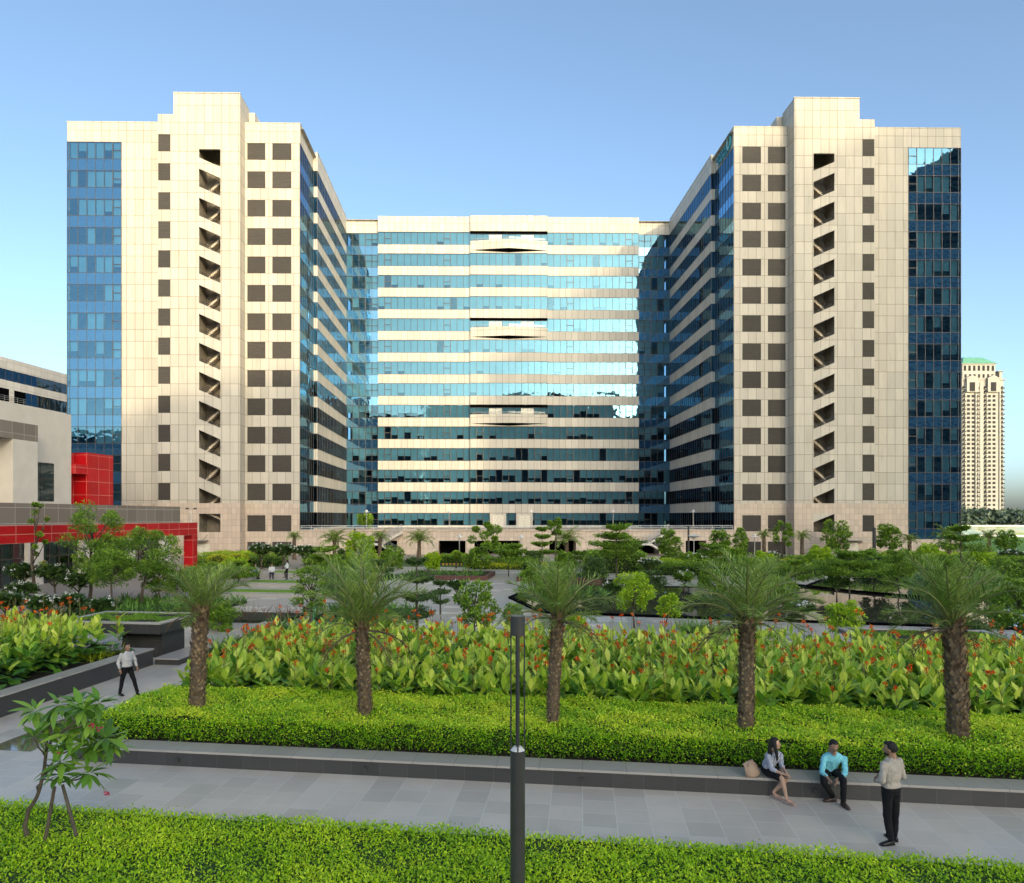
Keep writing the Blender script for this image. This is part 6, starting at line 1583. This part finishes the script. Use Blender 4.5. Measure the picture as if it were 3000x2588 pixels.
# --- walking man
def figure(label, px, py, face, cols, Hh, pose='walk', vox=.012, z0=0., Y=None, hair='short'):
    Y = Y or GY(py, z0); B = W(px, py, Y); B[2] = z0; f = nrmz(V3(*face)*[1, 1, 0]); r = V3(f[1], -f[0], 0); k = Hh/1.72
    q = lambda a, b, c: B+(r*a+f*b+V3(0, 0, c))*k
    if pose == 'walk':
        J = dict(root=B, pelvis=q(0, 0, .93), chest=q(0, 0, 1.2), neck=q(0, 0, 1.44), head=q(0, .02, 1.6), shR=q(.19, 0, 1.38), shL=q(-.19, 0, 1.38), elR=q(.26, -.08, 1.12), elL=q(-.26, .04, 1.12), wrR=q(.27, .06, .90), wrL=q(-.27, .14, .90),
          hipR=q(.09, 0, .88), hipL=q(-.09, 0, .88), knR=q(.11, -.10, .48), knL=q(-.14, .17, .50), anR=q(.12, -.20, .10), anL=q(-.18, .30, .10), toeR=f, toeL=f)
    elif pose == 'stand':
        J = dict(root=B, pelvis=q(0, 0, .93), chest=q(0, 0, 1.2), neck=q(0, 0, 1.44), head=q(0, .02, 1.6), shR=q(.18, 0, 1.38), shL=q(-.18, 0, 1.38), elR=q(.24, -.02, 1.12), elL=q(-.22, .1, 1.14), wrR=q(.2, .18, 1.0), wrL=q(-.1, .24, 1.1),
          hipR=q(.09, 0, .88), hipL=q(-.09, 0, .88), knR=q(.10, .02, .48), knL=q(-.12, .18, .56), anR=q(.10, 0, .10), anL=q(-.14, .12, .28), toeR=f, toeL=f)
    else:
        J = dict(root=B, pelvis=q(0, 0, .52), chest=q(0, .06, .80), neck=q(0, .10, 1.03), head=q(0, .14, 1.18), shR=q(.18, .08, .97), shL=q(-.18, .08, .97), elR=q(.22, .2, .74), elL=q(-.22, .2, .74), wrR=q(.08, .42, .62), wrL=q(-.08, .42, .62),
          hipR=q(.09, .05, .48), hipL=q(-.09, .05, .48), knR=q(.11, .45, .50), knL=q(-.11, .45, .50), anR=q(.11, .48, .10), anL=q(-.11, .42, .10), toeR=f, toeL=f)
    return person(label, J, face, cols, vox=vox, sc=k, hair=hair, hands=vox < .013, sleeve=.7)
figure('man in light grey shirt and dark trousers walking on the left path', 372, 2038, (.85, -.52, 0), ('c_greyw', 'c_black', 'shoe'), 1.62, 'walk', .011)
figure('woman in pale blue top sitting on the far terrace step', 745, 1712, (.85, -.5, -.1), ('c_light', 'c_navy', 'shoe'), 1.6, 'sit', .014, z0=.5, Y=57.5, hair='long')
figure('man in white shirt sitting on the far terrace step', 797, 1703, (.2, -.95, -.3), ('c_white', 'c_navy', 'shoe'), 1.65, 'sit', .014, z0=.5, Y=57.3)
figure('woman in white shirt standing by the two people on the far terrace', 841, 1712, (-.95, -.2, 0), ('c_white', 'c_black', 'shoe'), 1.6, 'stand', .014, z0=.5, Y=56.6, hair='long')
# --- handbag
def bag():
    c = P_(2206, 2262, 14.2); c[2] = .36; r = thing('handbag', 'slouchy beige handbag on the bench beside the seated woman', 'handbag', tuple(c), o=tuple(c))
    m = MB(); R = []
    P = [c+[-.0, 0, .0], c+[.0, 0, .03], c+[-.03, .01, .13], c+[-.08, .02, .24], c+[-.10, .03, .30]]
    m.tube(P, [(.10, .06), (.165, .085), (.155, .08), (.115, .05), (.125, .012)], 18, flat=np.array([[1, .25, 0]]*5)); m.build('bag_body', 'bagm', r, smooth=True)
    m = MB()
    for dy in (-.05, .05): m.tube([c+[-.12, dy, .22], c+[-.10, dy-.02, .30], c+[-.02, dy-.03, .33], c+[.05, dy-.02, .26], c+[.07, dy, .18]], .008, 6)
    m.build('strap', 'bagm', r, smooth=True)
bag()
# small bag on the terrace
m = MB(); c = W(826, 1704, 57.5); c[2] = 0.
m.box(c[0]-.3, c[0]+.3, c[1]-.15, c[1]+.15, 0, .32); m.tube([c+[-.18, 0, .32], c+[0, 0, .48], c+[.18, 0, .32]], .025, 6)
tag(m.build('bag', 'c_black', origin=tuple(c)), 'dark bag on the ground beside the far standing woman', 'bag')

# ------------------------------------------------------------------ light, sky, camera
SUN_EL = math.radians(10.5); K = .35
sd = nrmz(V3(K, -1, 0)); to_sun = V3(sd[0]*math.cos(SUN_EL), sd[1]*math.cos(SUN_EL), math.sin(SUN_EL))
L = bpy.data.lights.new('sun', 'SUN'); L.energy = .68; L.angle = math.radians(.6); L.color = (1., .86, .68)
lo = bpy.data.objects.new('sun', L); COL.objects.link(lo); lo.location = (60, -80, 60)
lo.rotation_euler = Vector(-to_sun).to_track_quat('-Z', 'Y').to_euler()
w = bpy.data.worlds.new('World'); scene.world = w; w.use_nodes = True; nt = w.node_tree; nt.nodes.clear()
sky = nt.nodes.new('ShaderNodeTexSky'); sky.sky_type = 'NISHITA'; sky.sun_disc = False; sky.sun_elevation = SUN_EL
sky.sun_rotation = math.atan2(to_sun[0], to_sun[1]); sky.altitude = 1500; sky.air_density = .62; sky.dust_density = 9.5; sky.ozone_density = 2.1
bg = nt.nodes.new('ShaderNodeBackground'); bg.inputs[1].default_value = .15
ow = nt.nodes.new('ShaderNodeOutputWorld'); nt.links.new(sky.outputs[0], bg.inputs[0]); nt.links.new(bg.outputs[0], ow.inputs[0])
cam = bpy.data.cameras.new('camera'); cam.sensor_width = 36; cam.lens = 36*F/3000.; cam.sensor_fit = 'HORIZONTAL'
cam.shift_x = (1500-CX)/3000.; cam.shift_y = (HY-1294)/3000.; cam.clip_end = 8000; cam.clip_start = .1
co = bpy.data.objects.new('camera', cam); COL.objects.link(co); co.location = (0, 0, CH); co.rotation_euler = (math.radians(90), 0, 0); scene.camera = co
scene.view_settings.view_transform = 'Standard'; scene.view_settings.look = 'None'; scene.view_settings.gamma = 1; scene.view_settings.use_white_balance = True; scene.view_settings.white_balance_temperature = 7900; scene.view_settings.white_balance_tint = 1; scene.view_settings.exposure = 1.86
scene.cycles.max_bounces = 8; scene.cycles.transparent_max_bounces = 12; scene.cycles.use_adaptive_sampling = True
try: scene.cycles.use_denoising = True; scene.cycles.denoiser = 'OPENIMAGEDENOISE'
except Exception: pass
for ob in COL.objects:
    if '_o' in ob: del ob['_o']
